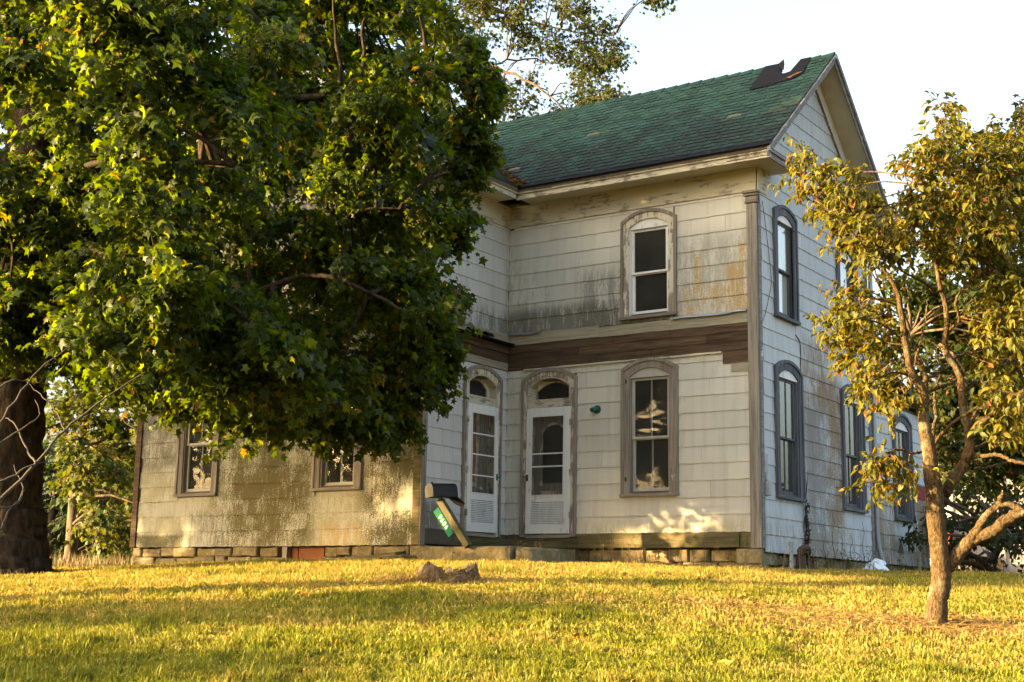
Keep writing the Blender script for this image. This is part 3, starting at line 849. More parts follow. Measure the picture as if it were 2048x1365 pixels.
mb = MB(); mb.fbox(frD, 7.23, 8.04, 2.12, 2.395, .008, .019); part('bare_board', mb, M['red'], label='dark red board laid bare by a missing shingle')
mb = MB(); mb.fprism(frD, [(6.25, 1.02), (6.62, 1.0), (6.44, 1.26)], .018, .021); part('siding_hole', mb, M['wall'])

# frieze, soffit, fascia
mb = MB(); mb.fbox(frC, WX + .001, -.0, 6.54, 6.72, .001, .035); mb.fbox(frC, WX + .001, -.0, 6.722, 6.93, .001, .028); part('frieze', mb, M['frieze'])
mb = MB(); mb.fbox(frB, DA, -.036, 6.54, 6.93, .001, .032); part('frieze', mb, M['frieze'])
mb = MB(); mb.fbox(frD, 0.0, .34, 6.54, 6.93, .0125, .032); part('frieze', mb, M['frieze'])
EV = 7.10; ov = .47
mb = MB(); mb.fbox(frC, WX + ov, .42, 6.93, 6.95, -.01, ov - .02); mb.fbox(frD, -ov, .55, 6.931, 6.949, -.3, .40); mb.fbox(frB, DA - .4, -ov - 0., 6.93, 6.95, -.01, ov - .02); part('soffit', mb, M['soffit'])
mb = MB(); mb.fbox(frC, WX + ov, .45, 6.915, 7.0, ov - .02, ov); mb.fbox(frC, WX + ov, .465, 7.0, 7.09, ov - .018, ov + .03); mb.fbox(frC, WX + ov - .02, .455, 6.90, 6.925, ov - .03, ov + .012)
part('fascia', mb, M['trim_peel_x'])
mb = MB(); mb.fbox(frB, DA - .4, -ov - .035, 6.915, 7.0, ov - .02, ov); mb.fbox(frB, DA - .4, -ov - .035, 7.0, 7.09, ov - .018, ov + .03); part('fascia', mb, M['trim_peel_x'])
mb = MB(); mb.fbox(frD, -ov, .60, 6.91, 7.0, .40, .425); mb.fbox(frD, -ov - .02, .62, 7.0, 7.05, .40, .455); part('cornice_return', mb, M['rake'])
mb = MB(); mb.add([frD(-ov, 7.055, .46), frD(.62, 7.055, .46), frD(.62, 7.16, .0), frD(-.0, 7.16, .0)], [(0, 1, 2, 3)]); part('return_roof', mb, M['roof'])

# ---- roof
RY = DEPTH / 2; RZ = 9.62; SLX = .45; EY = -.52; SR = (RZ - EV) / (RY - EY)
AX = (AL + WX) / 2; AE = WX + .53; AWE = AL - .53; SA = .70; AZ = EV + SA * (AE - AX); AF = DA - .5
VX = AE - (RZ - EV) / SA                               # where the valley meets the ridge


def rf(x, y, lift=0): return (x, y - lift * .65, EV + (y - EY) * SR + lift * .75)
notch = [(.0, 2.44), (-.18, 2.44), (-.21, 2.02), (-.32, 1.97), (-.52, 2.22), (-.60, 2.44)]
mb = MB()
fpoly = [(AE, EY), (SLX, EY), (SLX, RY)] + notch + [(VX, RY)]
n = len(fpoly); mb.add([rf(*q) for q in fpoly] + [(rf(*q)[0], rf(*q)[1], rf(*q)[2] - .07) for q in fpoly], [tuple(range(n)), tuple(range(2 * n - 1, n - 1, -1))] + [(i, i + n, (i + 1) % n + n, (i + 1) % n) for i in range(n)])
bp = [(SLX, DEPTH + .52), (VX, DEPTH + .52), (VX, RY), (-.62, RY), (-.56, RY + .42), (-.16, RY + .42), (-.1, RY), (SLX, RY)]
bk = lambda x, y, dz=0: (x, y, RZ - (y - RY) * SR + dz)
n = len(bp); mb.add([bk(*q) for q in bp] + [bk(*q, -.07) for q in bp], [tuple(range(n)), tuple(range(2 * n - 1, n - 1, -1))] + [(i, i + n, (i + 1) % n + n, (i + 1) % n) for i in range(n)])
ra1 = lambda x, y, dz=0: (x, y, EV + (AE - x) * SA + dz)
ap = [(AE, AF), (AE, EY), (VX, RY), (AX, RY + .1), (AX, AF)]
n = len(ap); mb.add([ra1(*q) for q in ap] + [ra1(*q, -.07) for q in ap], [tuple(range(n)), tuple(range(2 * n - 1, n - 1, -1))] + [(i, i + n, (i + 1) % n + n, (i + 1) % n) for i in range(n)])
mb.add([(AX, AF, AZ), (AX, DEPTH + .5, AZ), (AWE, DEPTH + .5, EV), (AWE, AF, EV), (AX, AF, AZ - .07), (AX, DEPTH + .5, AZ - .07), (AWE, DEPTH + .5, EV - .07), (AWE, AF, EV - .07)], [(0, 1, 2, 3), (7, 6, 5, 4), (0, 3, 7, 4), (1, 5, 6, 2), (2, 6, 7, 3)])
mb.add([(AX, RY, AZ), (AX, DEPTH + .5, AZ), (VX, DEPTH + .5, RZ)], [(0, 1, 2)])
mb.add([(.2, DEPTH + .02, 4.6), (.2, ADD + .25, 3.82), (AL, ADD + .25, 3.82), (AL, DEPTH + .02, 4.6), (.2, DEPTH + .02, 4.5), (.2, ADD + .25, 3.72), (AL, ADD + .25, 3.72), (AL, DEPTH + .02, 4.5)], [(0, 1, 2, 3), (7, 6, 5, 4), (0, 4, 5, 1), (1, 5, 6, 2)])
roof = part('roof', mb, M['wall'], label='green shingled gable roof with dark algae and a torn ridge')
rrest = {'v': [], 'f': [], 'r': []}; cand = []
EX, TW = .155, .26; SLEN = math.hypot(RY - EY, RZ - EV); uy, uz = (RY - EY) / SLEN, (RZ - EV) / SLEN
nrow = int(SLEN / EX)
for r_ in range(nrow + 1):
    t = -.02 + r_ * EX; y = EY + t * uy
    xl = AE - (max(t, 0) * uz) / SA
    x = SLX + .015 - (TW / 2 if r_ % 2 else 0) + TW * 0
    x = SLX + .02
    first = True
    while x > xl - .05:
        wd = TW * (.5 if (first and r_ % 2) else 1); first = False
        x0 = x - wd
        tt = t + EX
        ym = y + .5 * EX * uy
        bad = (-.68 < .5 * (x0 + x) < .06 and ym > 1.72 + .25 * (x < -.5)) or tt > SLEN + .08
        if not bad: cand.append((x0, x, t))
        x = x0


def roof_tab(x0, x1, t):
    g_ = .006; L_ = EX + .05; curl = random.uniform(.002, .013); sl = random.uniform(-.010, .010); ch = .034
    P2 = [(x0 + g_ + ch, t + sl), (x1 - g_ - ch * .5, t - sl), (x1 - g_, t + ch), (x1 - g_, t + L_), (x0 + g_, t + L_), (x0 + g_, t + ch * 1.3)]
    lift = [curl + .010, curl * random.uniform(.4, 1.3) + .010, .012, .003, .003, .012]
    V = [];
    for (xx, tt), lf in zip(P2, lift): V.append((xx, EY + tt * uy - lf * uz, EV + tt * uz + lf * uy))
    V += [(a, b + .009 * uz, c - .009 * uy) for a, b, c in V]
    F_ = [(0, 1, 2, 3, 4, 5)] + [(i, i + 6, (i + 1) % 6 + 6, (i + 1) % 6) for i in (0, 1, 2, 4, 5)]
    return V, F_


cand.sort(key=lambda q: np.linalg.norm(np.array([(q[0] + q[1]) / 2, EY + q[2] * uy, EV + q[2] * uz]) - CAM))
rshare = {}
for i, (x0, x1, t) in enumerate(cand):
    if random.random() < .005: continue
    if i < 300:
        full = abs(x1 - x0 - TW) < .01; key = (full, random.randrange(14))
        if key not in rshare:
            V, F_ = roof_tab(0, x1 - x0, 0); V = [(a, b - EY, c - EV) for a, b, c in V]
            me = bpy.data.meshes.new('shingle'); me.from_pydata(V, [], F_); me.materials.append(M['roof']); rshare[key] = me
        o = bpy.data.objects.new('shingle', rshare[key]); COL.objects.link(o); o.parent = roof
        o.location = (x0 + random.uniform(-.006, .006), EY + t * uy, EV + t * uz)
    else:
        V, F_ = roof_tab(x0, x1, t); b = len(rrest['v']); rrest['v'] += V; rr_ = random.random(); rrest['r'] += [rr_] * len(V)
        rrest['f'] += [tuple(k_ + b for k_ in f) for f in F_]
# tabs of the wing's slope beside the valley
for r_ in range(22):
    t = -.02 + r_ * EX; ca = 1 / math.hypot(1, SA); sa_ = SA * ca
    x = AE - t * ca; z = EV + t * sa_; y = AF
    ymax = EY + (AE - x) * SA / SR
    y -= (TW / 2 if r_ % 2 else 0)
    while y < ymax:
        cu = random.uniform(.006, .02); b = len(rrest['v'])
        y1 = min(y + TW - .01, ymax); y0_ = max(y, AF)
        if y1 > y0_ + .03:
            rrest['v'] += [(x + cu * sa_, y0_, z + cu * ca), (x + cu * sa_, y1, z + cu * ca), (x - .2 * ca + .003, y1, z + .2 * sa_ + .004), (x - .2 * ca + .003, y0_, z + .2 * sa_ + .004)]
            rr_ = random.random(); rrest['r'] += [rr_] * 4; rrest['f'].append((b, b + 1, b + 2, b + 3))
        y += TW
me = bpy.data.meshes.new('roof_shingles'); me.from_pydata(rrest['v'], [], rrest['f']); me.materials.append(M['roof'])
ra = me.attributes.new('rnd', 'FLOAT', 'POINT'); ra.data.foreach_set('value', np.array(rrest['r'], np.float32))
o = bpy.data.objects.new('roof_shingles', me); COL.objects.link(o); o.parent = roof; tag(o, kind='stuff')
# ridge caps, each a folded tab
x = SLX + .01
while x > VX:
    if not (-.70 < x - .14 < .04):
        mb = MB(); l_ = random.uniform(.012, .022)
        mb.add([(x, RY - .13, RZ - .13 * SR + .02), (x, RY, RZ + l_ + .012), (x, RY + .13, RZ - .13 * SR + .02), (x - .3, RY - .13, RZ - .13 * SR + .012), (x - .3, RY, RZ + .006), (x - .3, RY + .13, RZ - .13 * SR + .012)], [(0, 1, 4, 3), (1, 2, 5, 4)])
        obj('ridge_cap', mb, M['roof'], roof)
    x -= .26
# tar paper round the fallen chimney
mb = MB(); tp_ = [(-.80, 1.56), (-.07, 1.66), (.10, 1.82), (.02, 2.45), (-.18, 2.45), (-.21, 2.02), (-.32, 1.97), (-.52, 2.22), (-.60, 2.44), (-.86, 2.44)]
mb.add([rf(a, b, .022 + random.uniform(0, .012)) for a, b in tp_], [tuple(range(len(tp_)))]); obj('tar_paper', mb, M['black_tar'], roof)
mb = MB(); mb.add([rf(-.52, 2.22, .03), rf(-.60, 2.44, .03), rf(-.47, 2.42, .10), rf(-.40, 2.26, .07), rf(-.36, 2.1, .03)], [(0, 1, 2, 3, 4)]); obj('torn_flap', mb, M['black_tar'], roof)
mb = MB(); mb.add([rf(-.3, 1.68, .03), rf(-.02, 1.72, .03), rf(.07, 1.9, .03), rf(-.02, 1.86, .04)], [(0, 1, 2, 3)]); obj('rusty_flashing', mb, M['rust_panel'], roof)
mb = MB(); mb.add([rf(SLX + .03, EY - .03, -.005), rf(AE, EY - .03, -.005), rf(AE, EY - .03, .022), rf(SLX + .03, EY - .03, .022), rf(SLX + .03, EY + .1, .006), rf(AE, EY + .1, .006)], [(0, 3, 2, 1), (3, 4, 5, 2)]); obj('drip_edge', mb, M['black_tar'], roof)
# rakes on the gable end
for sgn in (1, -1):
    e_y = EY if sgn > 0 else DEPTH - EY
    P_ = lambda t, dn, x_: (x_, e_y + (RY - e_y) * t, EV + (RZ - EV) * t - dn)
    mb = MB(); mb.hexa([P_(-.01, .19, SLX - .025), P_(-.01, .19, SLX), P_(1, .19, SLX), P_(1, .19, SLX - .025), P_(-.01, .03, SLX - .025), P_(-.01, .03, SLX), P_(1, .03, SLX), P_(1, .03, SLX - .025)])
    mb.hexa([P_(-.01, .09, SLX + .001), P_(-.01, .09, SLX + .035), P_(1, .09, SLX + .035), P_(1, .09, SLX + .001), P_(-.01, .02, SLX + .001), P_(-.01, .02, SLX + .045), P_(1, .02, SLX + .045), P_(1, .02, SLX + .001)])
    obj('rake_board', mb, M['rake'], roof)
    mb = MB(); mb.add([P_(0.02, .10, -.02), P_(0.02, .10, SLX - .02), P_(1, .10, SLX - .02), P_(1, .10, -.02)], [(0, 1, 2, 3)]); obj('rake_soffit', mb, M['soffit'], roof)
    mb = MB(); a_ = .13
    mb.hexa([P_(a_, .42, .012), P_(a_, .42, .03), P_(1, .42, .03), P_(1, .42, .012), P_(a_, .10, .012), P_(a_, .10, .03), P_(1, .10, .03), P_(1, .10, .012)])
    obj('rake_frieze', mb, M['white'], roof)
    mb = MB(); mb.hexa([P_(a_, .45, .012), P_(a_, .45, .05), P_(1, .45, .05), P_(1, .45, .012), P_(a_, .421, .012), P_(a_, .421, .05), P_(1, .421, .05), P_(1, .421, .012)])
    obj('rake_moulding', mb, M['rake'], roof)
mb = MB()
for e0, sg in ((AE, 1), (AWE, -1)):
    mb.hexa([(e0, AF, EV - .2), (e0, AF + .03, EV - .2), (AX, AF + .03, AZ - .2), (AX, AF, AZ - .2), (e0, AF, EV - .02), (e0, AF + .03, EV - .02), (AX, AF + .03, AZ - .02), (AX, AF, AZ - .02)])
obj('rake_board', mb, M['white'], roof)
# leaf litter in the valley
V = []; Fc = []; Cc = []
for i in range(160):
    t = random.random() ** 1.6 * 1.6; x = AE - t + random.gauss(0, .06); y = EY + t * SA / SR + random.gauss(0, .06)
    z = max(EV + (AE - x) * SA, EV + (y - EY) * SR) + .025; a = random.uniform(0, 6.3); s_ = random.uniform(.025, .05); b = len(V)
    V += [(x + s_ * math.cos(a + q), y + s_ * math.sin(a + q), z + random.uniform(0, .03)) for q in (0, 1.6, 3.1, 4.7)]; Fc.append((b, b + 1, b + 2, b + 3))
    cc = random.choice([(.22, .12, .05), (.14, .08, .05), (.35, .22, .08), (.10, .07, .05)]); Cc += [cc] * 4
tag(arr_obj('leaf_litter', np.array(V), np.array(Fc), M['straw'], None, np.array(Cc)), 'brown leaf litter lying in the roof valley', 'leaves', kind='stuff')


# ---- foundation: one stone at a time
def stones(fr, u0, u1, rows, w0, lw, skip=None):
    found = []
    for (z0, z1) in rows:
        u = u0
        while u < u1 - .05:
            l_ = random.uniform(*lw); ue = min(u + l_, u1)
            if ue > u1 - .12: ue = u1
            if not (skip and skip[0] < .5 * (u + ue) < skip[1]):
                j = lambda: random.uniform(-.02, .02)
                w1 = w0 + random.uniform(-.05, .03); mb = MB(); g_ = .008
                a, b, c, d = u + g_, ue - g_, z0 + g_ * .7 + random.uniform(-.022, .012), z1 - g_ * .7 + random.uniform(-.02, .012)
                if skip and abs(b - skip[0]) < .25: b = min(b, skip[0] + .02)
                bk_ = w0 - .22; e = .018
                p8 = [(a, c), ((a + b) / 2, c + j()), (b, c), (b + j() * .4, (c + d) / 2), (b, d), ((a + b) / 2, d + j()), (a, d), (a + j() * .4, (c + d) / 2)]
                cx, cz = (a + b) / 2, (c + d) / 2
                inn = [(cx + (q[0] - cx) * (1 - 2 * e / (b - a)), cz + (q[1] - cz) * (1 - 2 * e / (d - c))) for q in p8]
                V_ = [fr(q[0], q[1], bk_) for q in p8] + [fr(q[0], q[1], w1 - .02 + j() * .5) for q in p8] + [fr(q[0], q[1], w1 + j() * .6) for q in inn] + [fr(cx + j(), cz + j(), w1 + random.uniform(0, .014))]
                F_ = [(i, (i + 1) % 8, (i + 1) % 8 + 8, i + 8) for i in range(8)] + [(i + 8, (i + 1) % 8 + 8, (i + 1) % 8 + 16, i + 16) for i in range(8)] + [(i + 16, (i + 1) % 8 + 16, 24) for i in range(8)]
                mb.add(V_, F_); obj('stone', mb, M['stone'], fnd)
            u = ue


mb = MB(); mb.box(AL + .15, WX - .16, DA + .17, DA + .5, .0, .83); mb.box(WX, -.14, .16, .5, .0, .85); mb.box(-.5, -.15, .2, ADD, .0, .79); mb.box(WX - .5, WX - .15, DA + .4, .1, .0, .85)
fnd = part('foundation', mb, M['soil'], label='rubble stone foundation under the siding')
stones(frA, AL + .02, WX + .02, ((.16, .33), (.33, .50), (.50, .665), (.665, .835)), -.01, (.22, .62), (-7.72, -6.83))
stones(frC, WX + .02, -.02, ((.22, .42), (.42, .64), (.64, .855)), -.09, (.35, .75))
stones(frD, .0, ADD, ((.16, .38), (.38, .60), (.60, .80)), -.05, (.3, .7))
stones(frB, DA + .02, -.1, ((.4, .64), (.64, .86)), -.06, (.3, .6))
mb = MB(); mb.fbox(frC, -.45, .03, .36, .60, -.02, .05); mb.fbox(frC, -.42, .02, .605, .845, -.03, .04); obj('corner_stone', mb, M['stone'], fnd, bevel=.02)
mb = MB(); mb.fbox(frA, -7.62, -6.86, .42, .82, -.16, -.13); mb.fbox(frA, -7.45, -7.43, .42, .82, -.13, -.115); part('cellar_panel', mb, M['rust_panel'], label='rusty orange panel closing the cellar opening')
mb = MB(); mb.fprism(frA, [(-7.74, .42), (-7.60, .42), (-7.62, .6), (-7.60, .83), (-7.72, .83), (-7.70, .6)], -.2, -.03); part('cellar_jamb', mb, M['trim_grey_z'])

# lamp, wires
mb = MB(); lp = frC(-2.93, 3.17, 0)
mb.tube([(lp[0], -.012, lp[2]), (lp[0], -.03, lp[2])], [.075, .07], 14); mb.tube([(lp[0], -.03, lp[2]), (lp[0] - .005, -.06, lp[2] - .003)], [.06, .045], 14)
mb.tube(smoothline([(lp[0], -.06, lp[2]), (lp[0] - .01, -.11, lp[2] - .005), (lp[0] - .02, -.16, lp[2] - .03)], 3), [.032, .034, .036, .038, .042, .046, .04], 12)
part('wall_lamp', mb, M['lamp_green'], label='small green lamp fitting on the front wall, without bulb', smooth=True)
mb = MB()
mb.tube(smoothline([frD(.13, 6.4, .04), frD(.30, 5.9, .03), frD(.46, 5.2, .03), frD(.40, 4.95, .03), frD(.2, 4.55, .03), frD(-.02, 4.35, .06)], 5), .005, 4)
part('loose_wire', mb, M['rusty'])
mb = MB(); mb.tube(smoothline([frD(1.45, 4.42, .02), frD(1.60, 4.32, .03), frD(1.65, 4.1, .02), frD(1.64, 3.8, .02), frD(1.62, 3.5, .06)], 5), .009, 5); part('loose_wire', mb, M['rusty'])

# ------------------------------------------------------------------ things round the house
H = lambda px, py, y: hit(px, py, 1, y)
# concrete step
mb = MB(); x0 = H(835, 1097, -2.62)[0]; x1 = H(1020, 1096, -2.62)[0]
zt = .80; n = 10
top = [(x0 + (x1 - x0) * i / n) for i in range(n + 1)]
V = []
for x in top:
    j = random.uniform
    V += [(x, -2.62 + j(-.01, .01), .3), (x, -2.62 + j(-.012, .012), zt - .02 + j(-.008, .006)), (x, -2.595, zt + j(-.006, .006)), (x, -.75, zt + .015 + j(-.005, .005)), (x, -.74, .3)]
fs = [(5 * i + k, 5 * i + 5 + k, 5 * i + 6 + k, 5 * i + 1 + k) for i in range(n) for k in range(4)] + [(0, 1, 2, 3, 4), tuple(5 * n + q for q in (4, 3, 2, 1, 0))]
mb.add(V, fs)
tag(obj('concrete_step', mb, M['concrete']), 'long mossy concrete step in front of the two storm doors', 'step')
mb = MB(); mb.box(x1 + .03, x1 + .33, -2.55, -1.7, .3, zt - .015)
tag(obj('stone_block', mb, M['stone'], bevel=.03), 'grey stone block at the right end of the concrete step', 'stone')

# mailbox on its leaning post
YB = -2.68
pb = H(937, 1097, YB); pt = H(880, 1000, YB); pb[2] = zt - .01
ax = pt - pb; axn = ax / np.linalg.norm(ax)
mail = empty('mailbox', pb, 'black mailbox tipped over on a leaning mossy post', 'mailbox')
side = np.array([axn[2], 0, -axn[0]]); dep = np.array([0, 1., 0])
mb = MB(); hw = .052
cs = [(-1, -1), (1, -1), (1, 1), (-1, 1)]
mb.hexa([pb + side * a * hw + dep * b * hw for a, b in cs] + [pt + side * a * hw + dep * b * hw for a, b in cs])
obj('post', mb, M['mail_post'], mail, bevel=.006)
# box: half-round tunnel, long axis along dirL
c0 = H(880, 985, YB - .02); ang = math.radians(-4)
L_ax = np.array([.24, .95, .05]); L_ax /= np.linalg.norm(L_ax)
up = np.array([-.10, .0, 1.]); up -= L_ax * (up @ L_ax); up /= np.linalg.norm(up); wd_ = np.cross(up, L_ax)
LEN, RW, HB = .48, .10, .11
prof = [(-RW, -HB), (RW, -HB)] + [(RW * math.cos(t), .01 + RW * math.sin(t)) for t in np.linspace(0, math.pi, 11)]
base = c0 - L_ax * LEN * .45 + up * .03
ring = lambda t: [base + L_ax * t + wd_ * a + up * b for a, b in prof]
n = len(prof); mb = MB(); A_, B_ = ring(0), ring(LEN)
mb.add(A_ + B_, [(i, (i + 1) % n, (i + 1) % n + n, i + n) for i in range(n)] + [tuple(range(n - 1, -1, -1))])
body = obj('box_body', mb, M['black_metal'], mail)
rim = lambda s_, t: [base + L_ax * t + wd_ * a * s_ + up * b * s_ for a, b in prof]
for t_ in (0., LEN - .012):
    mb = MB(); r1, r2 = rim(1.04, t_), rim(1.04, t_ + .02); mb.add(r1 + r2, [(i, (i + 1) % n, (i + 1) % n + n, i + n) for i in range(n)]); obj('rim', mb, M['black_metal'], body)
hinge = base + L_ax * LEN - up * HB; fd = (L_ax * .80 - up * .55); fd /= np.linalg.norm(fd); fnv = np.cross(wd_, fd)
mb = MB(); dp = [(a * 1.03, b + HB) for a, b in prof]
mb.add([hinge + wd_ * a + fd * b for a, b in dp] + [hinge + wd_ * a + fd * b + fnv * .012 for a, b in dp], [tuple(range(n)), tuple(range(2 * n - 1, n - 1, -1))] + [(i, (i + 1) % n, (i + 1) % n + n, i + n) for i in range(n)])
o = obj('box_door', mb, M['black_metal'], mail); o['label'] = 'mailbox door hanging open'
mb = MB(); q = base + L_ax * .06 + up * (RW + .012); mb.tube([q - wd_ * .02, q + wd_ * .02], .016, 8); obj('door_catch', mb, M['black_metal'], mail)
mb = MB(); q = base + L_ax * .36 - up * (HB - .004) - wd_ * 0 - dep * .0; q = base + L_ax * .38 - up * HB - wd_ * (-RW) * np.sign(wd_ @ -dep) * 0
mb.box(*(np.array([c0[0] - .02, c0[0] + .09, c0[1] - .03, c0[1] + .03, c0[2] - .095, c0[2] - .082]))); obj('bracket', mb, M['flash'], mail)
# number sign
t0 = .10; Ls = .50; ws = .115
s_top = pt - axn * t0 - side * (hw + .012) - dep * (hw + .006)
mb = MB(); P4 = [s_top, s_top - side * ws, s_top - side * ws - axn * Ls, s_top - axn * Ls]
mb.hexa([q + dep * .004 for q in P4] + [q - dep * .002 for q in P4]); sign = obj('number_sign', mb, M['green_sign'], mail); sign['label'] = 'green house number sign with white numerals'
cu = bpy.data.curves.new('numerals', 'FONT'); cu.body = '9606'; cu.size = .10; cu.align_x = 'CENTER'; cu.align_y = 'CENTER'; cu.extrude = .0008; cu.space_character = 1.35
to = bpy.data.objects.new('tmp', cu); COL.objects.link(to); dg = bpy.context.evaluated_depsgraph_get(); dg.update()
tm = bpy.data.meshes.new_from_object(to.evaluated_get(dg)); bpy.data.objects.remove(to)
tx = -axn; ty = side; mid_ = s_top - side * ws * .5 - axn * Ls * .5 - dep * .004
for v in tm.vertices:
    q = mid_ + tx * v.co.x + ty * v.co.y - dep * (v.co.z); v.co = q
tm.materials.clear(); tm.materials.append(M['white_paint'])
to = bpy.data.objects.new('numerals', tm); COL.objects.link(to); to.parent = sign

# plank and small litter by the wing
a = H(672, 1120, -2.85); b = H(790, 1107, -2.85); b[2] += .01
d_ = (b - a) / np.linalg.norm(b - a); nrm = np.cross(d_, [0, 1., 0])
mb = MB(); cs = [a, b, b + np.array([0, .28, .04]), a + np.array([0, .28, .04])]; a[2] -= .03
mb.hexa([q - nrm * .0 for q in cs] + [q - nrm * .045 for q in cs]); tag(obj('loose_plank', mb, M['board_green'], bevel=.005), 'dark loose plank leaning on the foundation of the wing', 'plank')
st = H(735, 1114, -2.75)
mb = MB(); mb.box(st[0] - .12, st[0] + .12, -2.72, -2.5, st[2] - .1, st[2] + .02); tag(obj('fieldstone', mb, M['stone'], bevel=.03), 'flat stone propping up the loose plank', 'stone')

# pipes at the side wall
for (yy, hh, r_, lab) in ((.42, .43, .032, 'thin grey pipe stub standing at the side wall'),):
    g_ = float(ground(.3, yy)); mb = MB(); mb.tube([(.3, yy, g_ - .1), (.3, yy, g_ + hh), (.3, yy, g_ + hh)], [r_, r_, r_ * 1.3], 10); mb.tube([(.3, yy, g_ + hh - .03), (.3, yy, g_ + hh + .02)], r_ * 1.35, 10)
    tag(obj('pipe_stub', mb, M['flash']), lab, 'pipe')
g_ = float(ground(.32, .75)); mb = MB()
mb.tube([(.32, .75, g_ - .1), (.32, .75, g_ + .25), (.32, .75, g_ + .27)], [.085, .08, .10], 12); mb.tube(smoothline([(.32, .75, g_ + .27), (.32, .75, g_ + .34), (.38, .85, g_ + .38), (.34, 1.0, g_ + .30), (.2, 1.05, g_ + .24)], 4), .05, 10)
tag(obj('hand_pump', mb, M['rusty'], smooth=False), 'rusty iron pump stub against the side foundation', 'pump')

# plastic bag
bp0 = np.array([.34, 4.15, float(ground(.34, 4.15))]); V = []; nn, mm = 9, 14
for i in range(nn):
    ph = math.pi * i / (nn - 1) * .5
    for j_ in range(mm):
        t = 2 * math.pi * j_ / mm; r_ = math.cos(ph) * (1 + .25 * math.sin(3 * t + i) + random.uniform(-.12, .12))
        V.append(bp0 + np.array([.20 * r_ * math.cos(t), .34 * r_ * math.sin(t), .26 * math.sin(ph) * (1 + .2 * math.sin(2 * t)) - .02]))
mb = MB(); mb.add(V, [(i * mm + j_, i * mm + (j_ + 1) % mm, (i + 1) * mm + (j_ + 1) % mm, (i + 1) * mm + j_) for i in range(nn - 1) for j_ in range(mm)])
tag(obj('plastic_bag', mb, M['bag']), 'crumpled white plastic bag lying by the side foundation', 'bag')

# stake at the far side wall
g_ = float(ground(.15, 7.1)); mb = MB(); mb.box(.13, .17, 7.08, 7.14, g_ - .1, g_ + .62); tag(obj('wooden_stake', mb, M['board_grey']), 'thin wooden stake against the rear addition', 'stake')


# ---- stump with its collar of straw
def ground_at(px, py):
    r = ray(px, py); lo = 3.
    for t in np.arange(4, 60, .05):
        q = CAM + r * t / (r @ HF)
        if q[2] <= ground(q[0], q[1]): return q
    return q


sp0 = ground_at(893, 1164)
sx, sy, sz = sp0
V = []; mm = 46
prof_ = []
for j_ in range(mm):
    t = 2 * math.pi * j_ / mm
    e = HR[:2] * math.cos(t) * .30 + HF[:2] * math.sin(t) * .24
    rr = 1 + .12 * math.sin(2 * t + 1) + .10 * math.sin(5 * t) + random.uniform(-.05, .05)
    h1 = .15 + .045 * math.sin(t * 2 + .5) + .03 * math.sin(5 * t) + .015 * math.sin(13 * t) + random.uniform(-.018, .018)
    for (s_, z) in ((1.2, -.05), (1.05, .05), (.98, h1 * .6), (.9, h1), (.72, h1 - .05 - random.uniform(0, .05)), (.4, .06)):
        V.append((sx + e[0] * rr * s_, sy + e[1] * rr * s_, sz + z))
V.append((sx, sy, sz + .04)); mb = MB()
mb.add(V, [(6 * j_ + k, 6 * ((j_ + 1) % mm) + k, 6 * ((j_ + 1) % mm) + k + 1, 6 * j_ + k + 1) for j_ in range(mm) for k in range(5)] + [(6 * j_ + 5, 6 * ((j_ + 1) % mm) + 5, len(V) - 1) for j_ in range(mm)])
tag(obj('tree_stump', mb, M['stump']), 'old hollow tree stump in the lawn in front of the step', 'stump')


# ------------------------------------------------------------------ leaf makers
def leaf_template(kind):
    if kind == 'maple':
        c = [(0, 0, 0), (0, 1, -.16)]
        r = [(.36, .0, -.10), (.22, .22, -.03), (.56, .50, -.16), (.18, .60, -.05)]
        V = c + r + [(-a, b, d) for a, b, d in r]
        T = []
        for o_, fl_ in ((2, 0), (6, 1)):
            l1, n1, l2, n2 = range(o_, o_ + 4)
            ts = [(0, l1, n1), (n1, l2, n2), (0, n1, n2), (0, n2, 1)]
            T += [t[::-1] for t in ts] if fl_ else ts
        return np.array(V, float), np.array(T)
    if kind == 'ovate':
        c = [(0, 0, 0), (0, .45, .02), (0, 1, -.22)]; r = [(.20, .22, .07), (.27, .5, .07), (.14, .8, -.02)]
        V = c + r + [(-a, b, d) for a, b, d in r]; T = []
        for o_, fl_ in ((3, 0), (6, 1)):
            a, b, d = range(o_, o_ + 3); ts = [(0, a, 1), (1, a, b), (1, b, d), (1, d, 2)]
            T += [t[::-1] for t in ts] if fl_ else ts
        return np.array(V, float), np.array(T)
    V = [(0, 0, 0), (.34, .42, .05), (0, 1, -.1), (-.34, .42, .05)]
    return np.array(V, float), np.array([(0, 1, 2), (0, 2, 3)])


def unit(v): return v / (np.linalg.norm(v, axis=-1, keepdims=True) + 1e-9)


def leaves(P, tip, nrm, size, kind):
    """arrays of leaves: position, tip direction, normal, size"""
    T0, F0 = leaf_template(kind); n, k = len(P), len(T0)
    Yv = unit(tip); Zv = unit(nrm - Yv * np.sum(nrm * Yv, 1, keepdims=True)); Xv = np.cross(Yv, Zv)
    bend = rng.uniform(.5, 1.8, n)
    V = P[:, None, :] + size[:, None, None] * (Xv[:, None, :] * T0[None, :, 0:1] * rng.uniform(.8, 1.1, n)[:, None, None] + Yv[:, None, :] * T0[None, :, 1:2] + Zv[:, None, :] * T0[None, :, 2:3] * bend[:, None, None])
    return V.reshape(-1, 3), (F0[None] + (np.arange(n) * k)[:, None, None]).reshape(-1, 3), k


